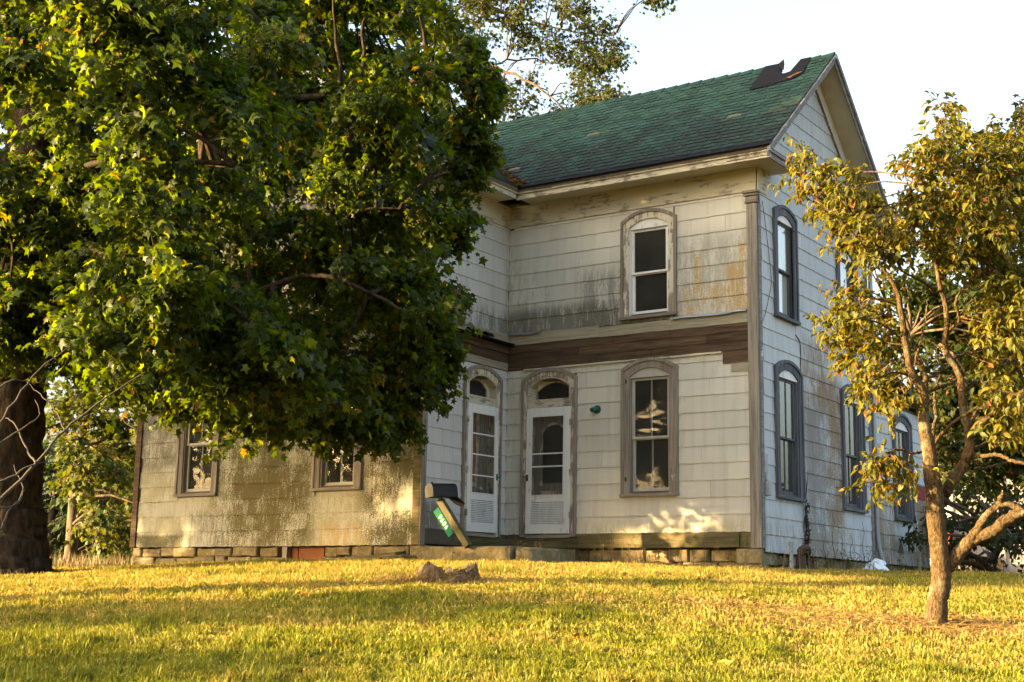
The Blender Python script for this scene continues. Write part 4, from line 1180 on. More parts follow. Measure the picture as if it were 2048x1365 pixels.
def sprays(C, Rr, outd, ntw, nlf, droop=.28, flat=.55, spread=.07):
    """twigs radiating from clump centres; returns leaf positions, tips, normals and the twigs"""
    nC = len(C); idx = np.repeat(np.arange(nC), ntw); T = len(idx)
    dr = rng.normal(size=(T, 3)); dr[:, 2] *= flat; dr = unit(dr) + outd[idx] * .75; dr = unit(dr)
    L = Rr[idx] * rng.uniform(.55, 1.15, T)
    tt = rng.uniform(.18, 1.0, (T, nlf)) ** .8
    dv = np.stack([np.zeros((T, nlf)), np.zeros((T, nlf)), -droop * (L[:, None] * tt ** 2)], -1)
    P = C[idx][:, None, :] + dr[:, None, :] * (L[:, None] * tt)[..., None] + dv + rng.normal(size=(T, nlf, 3)) * spread
    sidev = unit(np.cross(dr, np.array([0, 0, 1.]) + rng.normal(size=(T, 3)) * .3))
    sg = rng.choice([-1, 1], (T, nlf))
    tip = dr[:, None, :] * .5 + sidev[:, None, :] * (sg * rng.uniform(.3, 1, (T, nlf)))[..., None] + np.array([0, 0, -.75]) + rng.normal(size=(T, nlf, 3)) * .35
    nr = dr[:, None, :] * .55 + np.array([0, 0, .65]) + sidev[:, None, :] * (sg * .5)[..., None] + rng.normal(size=(T, nlf, 3)) * .45
    return P.reshape(-1, 3), tip.reshape(-1, 3), nr.reshape(-1, 3), idx, dr, L


def twig_mesh(C, idx, dr, L, droop, r0=.007):
    t = np.array([0, .5, 1.]); n = len(idx)
    P = C[idx][:, None, :] + dr[:, None, :] * (L[:, None] * t)[..., None]
    P[:, :, 2] -= droop * L[:, None] * t ** 2
    th = np.array([0, 2.1, 4.2]); A = unit(np.cross(dr, np.array([.3, .2, .9]))); B = np.cross(dr, A)
    rad = r0 * np.array([1, .65, .25])
    V = P[:, :, None, :] + rad[None, :, None, None] * (A[:, None, None, :] * np.cos(th)[None, None, :, None] + B[:, None, None, :] * np.sin(th)[None, None, :, None])
    V = V.reshape(-1, 3); F_ = []
    base = np.array([(i * 3 + j, i * 3 + 3 + j, i * 3 + 3 + (j + 1) % 3, i * 3 + (j + 1) % 3) for i in range(2) for j in range(3)])
    return V, (base[None] + (np.arange(n) * 9)[:, None, None]).reshape(-1, 4)


class TreeMesh:
    def __init__(s): s.V = []; s.F = []; s.n = 0

    def add(s, V, F_):
        s.V.append(V); s.F.append(np.asarray(F_) + s.n); s.n += len(V)

    def limb(s, pts, r, sides=8, n=4, wob=0., rough=0.):
        P = smoothline(pts, n); m_ = len(P)
        if wob: P[1:-1] += rng.normal(size=(m_ - 2, 3)) * wob
        rr = np.interp(np.linspace(0, 1, m_), np.linspace(0, 1, len(r)), r)
        V, F_ = tube_arrays(P, rr, sides)
        if rough:
            Cc = np.repeat(P, sides, 0); ph = np.tile(np.arange(sides), m_); nz = rng.normal(size=len(V)); nz = .5 * nz + .5 * np.roll(nz, sides)
            V = Cc + (V - Cc) * (1 + rough * nz + rough * .8 * np.sin(ph * 2.4 + np.repeat(np.arange(m_), sides) * .35))[:, None]
        s.add(V, F_); return P

    def build(s, name, mat, parent): return arr_obj(name, np.vstack(s.V), np.vstack(s.F), mat, parent, smooth=True)


def vcol(n, k, pal, wts, jit=.22, blend=None):
    pal = np.array(pal); c = pal[rng.choice(len(pal), n, p=np.array(wts) / sum(wts))]
    c = c * rng.uniform(1 - jit, 1 + jit, (n, 1))
    return np.repeat(c, k, 0)


def in_poly(px, py, poly):
    ins = np.zeros(len(px), bool); n = len(poly)
    for i in range(n):
        x1, y1 = poly[i]; x2, y2 = poly[(i + 1) % n]
        c = ((y1 > py) != (y2 > py)) & (px < (x2 - x1) * (py - y1) / (y2 - y1 + 1e-9) + x1); ins ^= c
    return ins


def nearest_limb(C, nodes):
    d = np.linalg.norm(C[:, None, :] - nodes[None], axis=2); return nodes[np.argmin(d, 1)]

# ------------------------------------------------------------------ the great maple
def clumps_in(poly, n, dlo, dhi, mind=0.):
    xs = [q[0] for q in poly]; ys = [q[1] for q in poly]; out = []
    while len(out) < n:
        px = rng.uniform(min(xs), max(xs), 400); py = rng.uniform(min(ys), max(ys), 400); ok = in_poly(px, py, poly)
        for a, b in zip(px[ok], py[ok]):
            if mind and any((a - q[0]) ** 2 + (b - q[1]) ** 2 < mind ** 2 for q in out): 
                if rng.random() > .15: continue
            out.append((a, b)); 
            if len(out) >= n: break
    dd = rng.uniform(dlo, dhi, n)
    return np.array([at(a, b, d) for (a, b), d in zip(out, dd)])


mbase = at(5, 1136, 19.); mbase[2] = float(ground(mbase[0], mbase[1])); MD = (mbase - CAM) @ HF
maple = empty('maple_tree', mbase, 'huge dark green maple overhanging the left wing of the house', 'tree')
tm_ = TreeMesh()
trunk_top = at(60, 330, MD + .3)
tr = tm_.limb([mbase + [0, 0, -.3], mbase + [0, 0, .25], at(8, 1000, MD), at(16, 850, MD), at(28, 700, MD), at(45, 500, MD + .2), trunk_top, at(80, 100, MD + .4), at(100, -200, MD + .5)], [.80, .58, .49, .47, .46, .42, .36, .28, .2], 34, 12, .008, .03)
limb_nodes = [tr]
for pts, r in (
    ([(30, 640), (140, 560), (330, 470), (560, 430), (800, 420)], [.2, .15, .11, .07, .04]),
    ([(40, 500), (200, 330), (420, 230), (640, 190), (860, 160)], [.22, .17, .12, .08, .04]),
    ([(60, 300), (250, 130), (480, 30), (700, -60)], [.2, .15, .1, .05]),
    ([(30, 620), (170, 600), (330, 620), (520, 690), (700, 760)], [.14, .11, .08, .06, .03]),
    ([(40, 520), (150, 480), (270, 540), (420, 600), (640, 550), (800, 620)], [.15, .12, .09, .07, .05, .03]),
    ([(50, 350), (-100, 250), (-350, 150), (-600, 100)], [.2, .15, .1, .05]),
    ([(30, 560), (-120, 480), (-350, 420), (-620, 380)], [.18, .13, .09, .04]),
    ([(55, 420), (180, 380), (260, 345), (350, 430)], [.09, .07, .055, .03]),
    ([(70, 200), (150, -50), (250, -300), (300, -500)], [.2, .15, .1, .05]),
    ([(70, 150), (-50, -100), (-200, -350)], [.18, .12, .05])):
    d1 = rng.uniform(-2.6, 1.6)
    P = [at(a, b, MD + d1 * i / (len(pts) - 1) + (0 if i else .1)) for i, (a, b) in enumerate(pts)]
    limb_nodes.append(tm_.limb(P, [q * .62 for q in r], 9, 5, .02))
# low, near limbs toward the viewer
for pts, r, d1 in (([(40, 480), (140, 350), (250, 330), (360, 330), (470, 330)], [.12, .09, .07, .045, .02], -5.5), ([(60, 250), (250, 60), (430, -30), (600, -20)], [.13, .1, .07, .03], -6.5), ([(30, 600), (20, 480), (0, 420), (-60, 380)], [.1, .08, .05, .03], -5.), ([(35, 600), (130, 560), (240, 560), (330, 560)], [.09, .07, .05, .03], -3.5)):
    P = [at(a, b, MD + d1 * i / (len(pts) - 1)) for i, (a, b) in enumerate(pts)]; limb_nodes.append(tm_.limb(P, [q * .5 for q in r], 8, 5, .02))
nodes = np.vstack(limb_nodes)
inner = [(0, -60), (850, -60), (880, 60), (875, 200), (865, 300), (885, 350), (870, 400), (810, 450), (770, 480), (840, 590), (830, 660), (800, 698), (740, 768), (720, 818), (620, 798), (540, 798), (470, 778), (390, 738), (320, 758), (260, 718), (170, 690), (160, 640), (60, 620), (0, 640)]
C1 = clumps_in(inner, 165, MD - 1.8, MD + 3.2, 52)
upl = [(0, -60), (520, -60), (560, 120), (540, 330), (470, 380), (200, 420), (100, 380), (0, 400)]
C2 = clumps_in(upl, 34, MD - 6.0, MD - 2.6, 62)
lowl = [(150, 560), (240, 490), (360, 480), (470, 530), (560, 620), (600, 760), (480, 800), (380, 760), (300, 740), (170, 680)]
C3 = clumps_in(lowl, 30, MD - 4.4, MD - 1.8, 46)
edge = np.array([at(a, b, MD + d) for a, b, d in ((950, 150, .6), (945, 200, .8), (948, 300, .6), (935, 265, .5), (930, 90, .6), (940, 180, .3), (916, 345, 0.6), (876, 470, 0.8), (891, 585, 0.9), (856, 650, 0.5), (881, 700, 0.8), (846, 735, 0.6), (776, 816, 0.3), (745, 856, 0.0), (690, 846, 0.4), (620, 836, 0.3), (540, 831, -0.3), (470, 816, -0.6), (410, 776, -0.8), (330, 786, -1.2), (290, 761, -1.4), (180, 700, -1.5), (140, 690, -1.3), (921, 120, 0.8), (916, 240, 0.7), (770, 846, 0.5), (901, 410, 0.7), (836, 766, 0.6))])
offl = [(-900, -300), (0, -300), (0, 560), (-200, 600), (-500, 560), (-900, 420)]
C4 = clumps_in(offl, 28, MD - .4, MD + 2.6, 80)
C5 = clumps_in([(-500, -900), (700, -900), (900, -100), (-800, -250)], 42, MD - 2, MD + 3, 60)
C6 = clumps_in([(-40, 360), (110, 380), (115, 620), (40, 680), (-40, 690)], 18, MD - 2.6, MD - .9, 30)
vis = [C1, C2, np.vstack([C3, C6]), edge]
Cv = np.vstack(vis); Ro = np.concatenate([np.full(len(C1), .85), np.full(len(C2), .66), np.full(len(C3) + len(C6), .6), np.full(len(edge), .46)]) * rng.uniform(.6, 1.25, len(Cv))
od = unit((Cv - np.array([*mbase[:2], 5.])) * [1, 1, .4])
V, Fc = [], []
P, tip, nr, idx, dr, L = sprays(Cv, Ro, od, 13, 37, .42, .42, .075)
lv, lf, k = leaves(P, tip, nr, rng.uniform(.064, .152, len(P)), 'maple')
depth_r = np.clip(((P - CAM) @ HR + 6) / 6, 0, 1)
colm = vcol(len(P), k, [(.024, .041, .003), (.033, .054, .0035), (.016, .029, .003), (.058, .074, .005), (.10, .068, .006)], [4, 4, 3, 2, .4])
arr_obj('crown', lv, lf, M['leaf_maple'], maple, colm)
tm_.add(*twig_mesh(Cv, idx, dr, L, .42))
nl = nearest_limb(Cv, nodes)
for c_, q in zip(Cv, nl):
    mid = .5 * (c_ + q) + np.array([0, 0, .15]); tm_.limb([q, mid, c_], [.035, .022, .01], 5, 3, .015)
Ch = np.vstack([C4, C5]); odh = unit((Ch - np.array([*mbase[:2], 5.])) * [1, 1, .4])
P, tip, nr, idx, dr, L = sprays(Ch, np.full(len(Ch), 1.15), odh, 10, 13, .3, .5, .12)
lv, lf, k = leaves(P, tip, nr, rng.uniform(.16, .27, len(P)), 'simple')
o = arr_obj('crown', lv, lf, M['leaf_maple'], maple, vcol(len(P), k, [(.045, .095, .010), (.06, .115, .012)], [1, 1]))
tm_.build('trunk', M['bark_maple'], maple)

# dead twigs hanging by the trunk
dead = empty('dead_branch', at(60, 960, 14.), 'bare dead branch slanting up in front of the maple trunk', 'branch')
dt = TreeMesh(); DD = 13.5
for pts, r in (([(-60, 1040), (0, 1000), (70, 930), (130, 860), (200, 805), (290, 745)], [.022, .019, .016, .013, .01, .006]), ([(72, 926), (50, 890), (30, 850), (8, 832)], [.012, .009, .007, .004]), ([(-40, 985), (20, 955), (70, 930), (115, 925)], [.012, .011, .009, .004]), ([(-30, 890), (30, 800), (90, 730), (150, 690)], [.014, .011, .008, .004]), ([(-30, 800), (20, 760), (60, 765), (110, 770)], [.01, .008, .006, .003]), ([(-20, 900), (40, 860), (80, 830), (70, 800)], [.01, .008, .005, .003]), ([(0, 1060), (20, 1020), (45, 985), (28, 930)], [.012, .009, .007, .004]), ([(-20, 1020), (30, 1010), (50, 980)], [.008, .006, .003]), ([(130, 860), (110, 820), (80, 790), (50, 760)], [.008, .006, .005, .002])):
    dt.limb([at(a, b, DD + .15 * i) for i, (a, b) in enumerate(pts)], r, 6, 5, .006)
dt.build('twigs', M['twig'], dead)

# ------------------------------------------------------------------ the small tree on the right
dbase = ground_at(1872, 1251); QD = (dbase - CAM) @ HF
dog = empty('dogwood_tree', dbase, 'small golden-leaved tree with forked trunk on the right of the lawn', 'tree')
td = TreeMesh(); PX = F_PX / QD
def dl(pts, r, d=(0, 0), sides=9, wob=.004, n_=6, rough=.04):
    n = len(pts); return td.limb([at(a, b, QD + d[0] + (d[1] - d[0]) * i / (n - 1)) for i, (a, b) in enumerate(pts)], [q / PX / 2.2 for q in r], sides, n_, wob, rough)
dn = []
dn.append(dl([(1868, 1285), (1870, 1250), (1877, 1195), (1882, 1150), (1876, 1090), (1872, 1040), (1868, 985), (1862, 935), (1857, 895), (1847, 836), (1847, 788), (1830, 757), (1819, 731), (1810, 683), (1801, 615), (1790, 575), (1760, 530), (1715, 480), (1660, 425), (1610, 372)], [80, 50, 42, 42, 38, 39, 37, 34, 30, 25, 22, 18, 16, 14, 12, 10, 8, 7, 5, 3], (0, -.6), 16, .003, 6, .025))
dn.append(dl([(1872, 1045), (1880, 1025), (1894, 985), (1902, 966), (1926, 933), (1939, 895), (1937, 859), (1926, 820), (1920, 755), (1903, 723), (1890, 692), (1894, 626), (1877, 561), (1868, 483), (1869, 446), (1864, 376), (1866, 322), (1878, 240)], [26, 26, 25, 25, 24, 22, 20, 17, 15, 14, 13, 12, 10, 8, 7, 6, 5, 3], (-.05, -.3), 12, .003, 6, .03))
dn.append(dl([(1880, 1155), (1896, 1134), (1920, 1104), (1942, 1081), (1965, 1072), (1990, 1060), (2015, 1038), (2050, 1024), (2110, 1000)], [34, 32, 30, 28, 26, 26, 24, 22, 18], (0, -.5), 12, .003, 6, .03))
dn.append(dl([(1938, 1084), (1952, 1062), (1975, 1030), (1992, 1014), (2003, 994), (2008, 985)], [22, 20, 17, 15, 12, 7], (-.2, -.4), 10))
dn.append(dl([(1990, 1020), (2005, 1010), (2029, 1012), (2048, 1026)], [5, 9, 13, 15], (-.35, -.5), 9))
dn.append(dl([(1939, 873), (1950, 858), (1978, 833), (2003, 808), (2050, 780), (2090, 740)], [14, 13, 12, 11, 10, 8], (-.15, -.7)))
dn.append(dl([(1860, 900), (1880, 873), (1913, 840), (1945, 822), (1978, 812), (2010, 790)], [9, 8, 7, 7, 6, 4], (0, -.6)))
dn.append(dl([(1946, 914), (1970, 912), (1997, 911), (2020, 920), (2060, 930)], [9, 9, 8, 8, 7], (-.1, -.6)))
dn.append(dl([(1945, 938), (1975, 935), (2010, 925), (2060, 918)], [6, 6, 5, 4], (0, .5)))
dn.append(dl([(1940, 900), (1960, 893), (2000, 876), (2060, 860)], [8, 8, 7, 5], (-.1, .6)))
dn.append(dl([(1850, 898), (1838, 905), (1823, 907), (1800, 900), (1784, 903), (1765, 930), (1745, 960), (1700, 975), (1672, 975)], [6, 6, 5, 5, 4, 3, 3, 2, 2], (0, -.5)))
dn.append(dl([(1849, 790), (1852, 758), (1836, 714), (1826, 690), (1810, 655), (1790, 640), (1770, 600)], [13, 11, 9, 8, 7, 5, 3], (0, .6)))
dn.append(dl([(1850, 790), (1875, 776), (1905, 765), (1925, 752)], [9, 8, 8, 6], (0, .2)))
dn.append(dl([(1862, 905), (1866, 870), (1872, 830), (1870, 790), (1880, 750)], [11, 9, 8, 7, 5], (.05, .7)))
dn.append(dl([(1825, 745), (1835, 700), (1845, 670), (1852, 625), (1855, 600)], [5, 4, 4, 3, 2], (-.2, -.5)))
dn.append(dl([(1890, 690), (1900, 660), (1918, 640), (1912, 600), (1935, 570), (1970, 540), (2000, 505)], [8, 7, 6, 6, 5, 4, 2], (-.1, -.8)))
dn.append(dl([(1870, 585), (1845, 565), (1800, 540), (1760, 505)], [7, 6, 4, 2], (-.2, -.8)))
dn.append(dl([(1876, 555), (1885, 540), (1895, 515), (1920, 500)], [5, 4, 3, 2], (-.2, .3)))
dn.append(dl([(1903, 720), (1935, 705), (1960, 680), (1990, 640), (2020, 600)], [7, 6, 5, 4, 3], (-.1, .9)))
dn.append(dl([(1935, 855), (1955, 820), (1962, 790), (1985, 750), (2040, 700)], [8, 6, 6, 5, 3], (0, .8)))
dn.append(dl([(1811, 690), (1780, 660), (1740, 640), (1690, 640)], [6, 5, 4, 2], (-.3, -.9)))
dn.append(dl([(1830, 757), (1790, 745), (1750, 760), (1710, 790)], [6, 5, 4, 2], (-.1, -.6)))
dn.append(dl([(1801, 615), (1760, 600), (1700, 590)], [5, 4, 2], (-.3, -.5)))
dn.append(dl([(1866, 450), (1830, 400), (1810, 350)], [5, 4, 2], (-.25, -.5)))
dn.append(dl([(1867, 480), (1920, 420), (1970, 360), (2000, 310)], [6, 5, 4, 2], (-.25, .1)))
dnodes = np.vstack(dn)
dense = [(1880, 205), (1915, 250), (1940, 310), (1985, 270), (2060, 260), (2060, 640), (1990, 660), (1960, 560), (1880, 520), (1820, 520), (1760, 530), (1700, 500), (1640, 430), (1580, 345), (1610, 320), (1690, 350), (1750, 400), (1800, 420), (1815, 330)]
right = [(1960, 560), (2060, 560), (2060, 870), (2000, 880), (1960, 790), (1935, 700)]
low = [(1690, 590), (1760, 570), (1780, 650), (1810, 720), (1820, 800), (1760, 840), (1710, 770), (1660, 660)]
tip_ = [(1700, 920), (1780, 900), (1830, 930), (1800, 960), (1720, 960)]
C = np.vstack([clumps_in(dense, 168, QD - 1.1, QD + .6, 18), clumps_in(right, 36, QD - .9, QD + .6, 18), clumps_in(low, 30, QD - .6, QD + .9, 22), clumps_in(tip_, 6, QD - .45, QD - .1, 12)])
R_ = rng.uniform(.16, .34, len(C)); od = unit((C - np.array([dbase[0], dbase[1], 2.])) * [1, 1, .6])
P, tip, nr, idx, dr, L = sprays(C, R_, od, 7, 8, .25, .6, .03)
lv, lf, k = leaves(P, tip, nr, rng.uniform(.05, .105, len(P)), 'ovate')
cd = vcol(len(P), k, [(.068, .076, .010), (.102, .098, .012), (.045, .055, .010), (.15, .118, .016), (.15, .065, .015), (.12, .045, .02)], [4, 4, 3, 2.4, .4, .2])
arr_obj('crown', lv, lf, M['leaf_dog'], dog, cd)
td.add(*twig_mesh(C, idx, dr, L, .2, .004))
for c_, q in zip(C, nearest_limb(C, dnodes)):
    td.limb([q, .5 * (c_ + q) + rng.normal(size=3) * .03, c_], [.010, .007, .004], 5, 3)
td.build('trunk', M['bark_dog'], dog)


# ------------------------------------------------------------------ other trees
def far_tree(name, label, base, clump_C, clump_R, leaf, pal, wts, limbs, ntw=9, nlf=14, kind='simple', droop=.25, mat='leaf_far', group=None, bm='bark_far', spread=.15, centre_z=6, tw=1.):
    t = empty(name, base, label, 'tree', group); m_ = TreeMesh(); nd = []
    for pts, r in limbs: nd.append(m_.limb(pts, r, 8, 4, .03))
    nd = np.vstack(nd)
    od = unit((clump_C - np.array([base[0], base[1], base[2] + centre_z])) * [1, 1, .5])
    P, tip, nr, idx, dr, L = sprays(clump_C, clump_R, od, ntw, nlf, droop, .55, spread)
    lv, lf, k = leaves(P, tip, nr, rng.uniform(.7, 1.25, len(P)) * leaf, kind)
    arr_obj('crown', lv, lf, M[mat], t, vcol(len(P), k, pal, wts))
    m_.add(*twig_mesh(clump_C, idx, dr, L, droop, .012))
    for c_, q in zip(clump_C, nearest_limb(clump_C, nd)): m_.limb([q, .5 * (c_ + q) + np.array([0, 0, .2]), c_], [.06 * tw, .035 * tw, .015 * tw], 5, 3, .02)
    m_.build('trunk', M[bm], t)
    return t


# tree behind the house, its branch over the roof
bd = 38.; bb = np.array([*ud(-6.5, bd), .5])
blimbs = [([bb, bb + [0, 0, 6], at(700, -100, bd), at(650, -500, bd)], [.45, .38, .25, .1]),
          ([at(690, -60, bd), at(850, 60, bd), at(985, 130, bd - 1), at(1060, 165, bd - 1.5), at(1110, 200, bd - 2), at(1148, 240, bd - 2)], [.14, .10, .075, .055, .035, .018]),
          ([at(690, -150, bd), at(860, -40, bd), at(1000, 20, bd), at(1120, 60, bd), at(1230, 70, bd)], [.12, .09, .07, .04, .02]),
          ([at(985, 130, bd - 1), at(1050, 120, bd), at(1130, 130, bd), at(1200, 150, bd)], [.05, .04, .025, .012]),
          ([at(690, -250, bd), at(900, -200, bd), at(1100, -150, bd)], [.2, .14, .05])]
bC = np.vstack([clumps_in([(900, -60), (1180, -80), (1230, 60), (1220, 130), (1160, 150), (1080, 120), (1000, 100), (930, 60)], 46, bd - 2, bd + 2, 24), clumps_in([(1080, 90), (1235, 90), (1240, 190), (1190, 215), (1130, 170)], 14, bd - 2, bd + 1, 18),
                clumps_in([(960, 160), (1060, 160), (1050, 230), (960, 250)], 9, bd - 2, bd + 1, 20), clumps_in([(1130, 190), (1240, 200), (1190, 240), (1100, 230)], 8, bd - 2, bd, 16), clumps_in([(500, -500), (1100, -400), (950, -60), (850, 200), (600, 200)], 60, bd - 3, bd + 3, 30), clumps_in([(1265, -14), (1310, -14), (1300, 2), (1275, 2)], 3, bd - 2, bd, 5)])
far_tree('silver_maple', 'tall tree behind the house whose loose branch reaches over the ridge', bb, bC, rng.uniform(.40, .75, len(bC)), .115, [(.042, .060, .013), (.058, .075, .017), (.034, .047, .012), (.085, .078, .022)], [4, 3, 3, 1], [(a_, [q * (1 if i_ == 0 else .6) for q in b_]) for i_, (a_, b_) in enumerate(blimbs)], 10, 12, 'maple', .25, spread=.13, tw=.4)

# trees behind the right-hand side
rd = 46.; rb = np.array([*ud(17.3, rd), .6])
rC = clumps_in([(1930, 300), (1990, 255), (2100, 225), (2400, 250), (2500, 600), (2400, 900), (2080, 980), (1960, 940), (1880, 920), (1850, 800), (1830, 640), (1890, 460)], 150, rd - 4, rd + 4, 26)
rl = [([rb, rb + [0, 0, 3.5], rb + [.2, .2, 8.5], rb + [.1, .3, 14]], [.42, .35, .26, .1])] + [([rb + [0, 0, 2 + i * .8], rb + [2.3 * math.cos(i * 2.1), 2.3 * math.sin(i * 2.1), 4.4 + i * 1.1], rb + [4.6 * math.cos(i * 2.1), 4.6 * math.sin(i * 2.1), 5.6 + i * 1.2]], [.15, .1, .04]) for i in range(8)]
far_tree('sugar_maple', 'dark bushy maple behind the small golden tree, reddening at its top', rb, rC, rng.uniform(.8, 1.4, len(rC)), .28, [(.016, .026, .006), (.024, .035, .007), (.045, .042, .008), (.10, .04, .012)], [4, 4, 1.5, .8], rl, 10, 13, 'maple', .3)
r2d = 44.; r2 = np.array([*ud(12.5, r2d), .6])
rC = clumps_in([(1780, 560), (1900, 540), (2000, 600), (2000, 980), (1870, 960), (1830, 850), (1790, 720)], 55, r2d - 2.5, r2d + 2.5, 22)
rl = [([r2, r2 + [0, 0, 3], r2 + [.2, .2, 8]], [.25, .2, .07])]
far_tree('broadleaf_tree', 'lighter green tree seen between the house and the small golden tree', r2, rC, rng.uniform(.6, 1.0, len(rC)), .26, [(.024, .040, .008), (.036, .050, .009), (.055, .055, .01)], [3, 3, 1], rl, 9, 11)
# low dark bush in front of the shed
b3 = np.array([*ud(10.0, 29.), .6])
rC = np.array([b3 + [rng.normal() * 1.7, rng.normal() * 1.3, rng.uniform(.1, 1.9)] for _ in range(58)])
far_tree('dark_bush', 'low dark bush at the right edge in front of the shed', b3, rC, rng.uniform(.35, .6, len(rC)), .13, [(.03, .045, .012), (.045, .05, .015)], [1, 1], [([b3, b3 + [0, 0, .5], b3 + [.1, 0, .9]], [.04, .03, .01])], 8, 10, spread=.08, centre_z=.3)

# trees left of the house
for (u_, d_, poly, nC, label, pal, wts, lf_, rr, nm) in (
    (-13.6, 44., [(170, 770), (290, 740), (300, 1010), (290, 1100), (200, 1105), (170, 1020), (110, 900), (85, 850), (120, 790)], 62, 'sunlit yellow-green tree between the maple trunk and the house', [(.065, .085, .012), (.09, .10, .014), (.12, .10, .018), (.04, .06, .009)], [3, 3, .8, 3], .2, (.5, .9), 'young_tree'),
    (-24., 74., [(60, 880), (150, 860), (220, 900), (230, 1080), (60, 1090)], 42, 'dark distant trees behind the sunlit tree on the left', [(.022, .04, .012), (.035, .055, .015)], [1, 1], .4, (1.2, 1.9), 'distant_tree'),
    (-20., 78., [(200, 860), (300, 840), (300, 1080), (190, 1090)], 30, 'distant tree close to the left edge of the house', [(.03, .05, .012), (.045, .065, .015)], [1, 1], .4, (1.2, 1.9), 'distant_tree'),
    (-30., 76., [(-150, 860), (60, 880), (80, 1080), (-150, 1090)], 40, 'dark distant tree left of the maple trunk', [(.022, .04, .012), (.035, .055, .015)], [1, 1], .4, (1.2, 1.9), 'distant_tree')):
    x, y = ud(u_, d_); b_ = np.array([x, y, float(ground(x, y))]); cC = clumps_in(poly, nC, d_ - 2.5, d_ + 2.5, 14)
    top_ = cC[:, 2].max()
    far_tree(nm, label, b_, cC, rng.uniform(*rr, len(cC)), lf_, pal, wts, [([b_, b_ + [0, 0, top_ * .5], b_ + [.3, .1, top_ * .85]], [.22, .15, .05])], 9, 11, 'maple' if nm == 'young_tree' else 'simple', .35, spread=.12, centre_z=4)
# trees standing off to the left, whose shadows cross the lawn and the house
offs = [(-17., 11.6, 9.8, 1.4, 2.0, .33), (-13.5, 7.9, 1.5, 1.25, 1.6, .17), (-25., 18.2, 2.9, 4.4, 15.5, .4), (-31., 21.5, 3.6, 4.9, 18., .4), (-23., 25.5, 4.7, 3.8, 12.5, .35), (-38., 16.5, 7.0, 4.0, 15., .4), (-17.5, 9.4, 3.2, .8, 1.5, .15)]
for i, (u_, d_, cb, cr, chh, tr_) in enumerate(offs):
    small = cr < 1.3
    x, y = ud(u_, d_); b_ = np.array([x, y, float(ground(x, y))]); nC = int(24 + cr * chh * 1.9) if cr > 1.3 else 20
    q = rng.normal(size=(nC, 3)); q = unit(q) * rng.uniform(.35, 1, (nC, 1)) ** .6
    cC = b_ + np.array([0, 0, cb + chh / 2]) + q * [cr, cr, chh / 2]
    far_tree('yard_tree', ('tree beyond the left edge whose trunk shadow crosses the lawn', 'tree beyond the left edge shading the near lawn', 'tall tree beyond the left edge shading the house front', 'tall tree beyond the left edge behind the maple', 'tree beyond the left edge level with the house', 'farthest tree beyond the left edge of the yard', 'slender tree beyond the left edge whose crown shades the right lawn')[i], b_, cC, rng.uniform(.9, 1.35, nC) * (.5 if small else 1), .2 if small else .34, [(.045, .085, .012), (.06, .10, .014)], [1, 1],
             [([b_ + [0, 0, -.2], b_ + [0, 0, cb * .5], b_ + [.1, .1, cb], b_ + [0, .2, cb + chh * .7]], [tr_ * 1.25, tr_, tr_ * .8, tr_ * .2])], 9, 11, group='trees beyond the left edge', spread=.2)

# woods all round the fields
nW = 620; th = rng.uniform(0, 2 * np.pi, nW); rW = rng.uniform(112, 135, nW)
Wx = -4 + rW * np.cos(th); Wy = 0 + rW * np.sin(th); gz = ground(Wx, Wy)
hW = 7.5 + 2.5 * np.sin(th * 9) + 1.6 * np.sin(th * 23 + 1); Wc = np.stack([Wx, Wy, gz + hW * rng.uniform(.05, 1, nW)], 1)
P, tip, nr, idx, dr, L = sprays(Wc, rng.uniform(2.2, 3.6, nW), np.zeros((nW, 3)), 10, 9, .2, .7, .4)
lv, lf, k = leaves(P, tip, nr, rng.uniform(.6, 1.2, len(P)), 'simple')
tag(arr_obj('distant_woods', lv, lf, M['leaf_far'], None, vcol(len(P), k, [(.03, .045, .013), (.045, .06, .016), (.07, .07, .018)], [2, 2, 1])), 'dark line of far woods beyond the fields', 'woods', kind='stuff')

# ------------------------------------------------------------------ shed and machine on the right
sd_d = 53.
def shp(px, py): return at(px, py, sd_d)
sx0 = shp(1905, 1085); s_u = ((sx0 - CAM) @ HR)
shed = empty('white_shed', [*ud(s_u + 1.5, sd_d), .5], 'pale board shed partly hidden behind the trees on the right', 'shed')
frS = lambda u, v, w_: tuple(np.array([*ud(s_u + u, sd_d - w_), v]))
hS = shp(1905, 860)[2]
for i in range(9):
    mb = MB(); mb.fbox(frS, i * .22 + .004, i * .22 + .216, .5, hS + .0 , -.03, random.uniform(0, .008)); obj('board', mb, M['shed'], shed)
mb = MB(); mb.fbox(frS, -.06, .07, .5, hS, .012, .03); obj('corner_board', mb, M['shed'], shed)
mb = MB(); mb.fbox(frS, .0, 3.6, .5, hS, -3.2, -.04); obj('wall', mb, M['shed'], shed)
mb = MB(); mb.hexa([frS(-.3, hS, .35), frS(4, hS, .35), frS(4, hS + 1.5, -1.6), frS(-.3, hS + 1.5, -1.6), frS(-.3, hS + .08, .35), frS(4, hS + .08, .35), frS(4, hS + 1.58, -1.6), frS(-.3, hS + 1.58, -1.6)]); obj('roof', mb, M['flash'], shed)
mb = MB(); mb.fprism(frS, [(.3, .5), (1.6, .5), (1.6, 1.75), (1.4, 1.85), (.5, 1.9), (.35, 1.8)], .04, .9); tag(obj('rusted_tank', mb, M['tank'], bevel=.05), 'brown rusty tank standing before the pale shed', 'tank')
mc = empty('farm_machine', [*ud(s_u - .8, sd_d - .5), .5], 'orange farm machine beside the pale shed', 'machine')
mb = MB(); mb.fbox(frS, -.75, -.12, 2.45, 3.1, -.2, .5); mb.fbox(frS, -.7, -.15, 1.75, 2.38, -.1, .55); obj('hopper', mb, M['orange'], mc, bevel=.03)
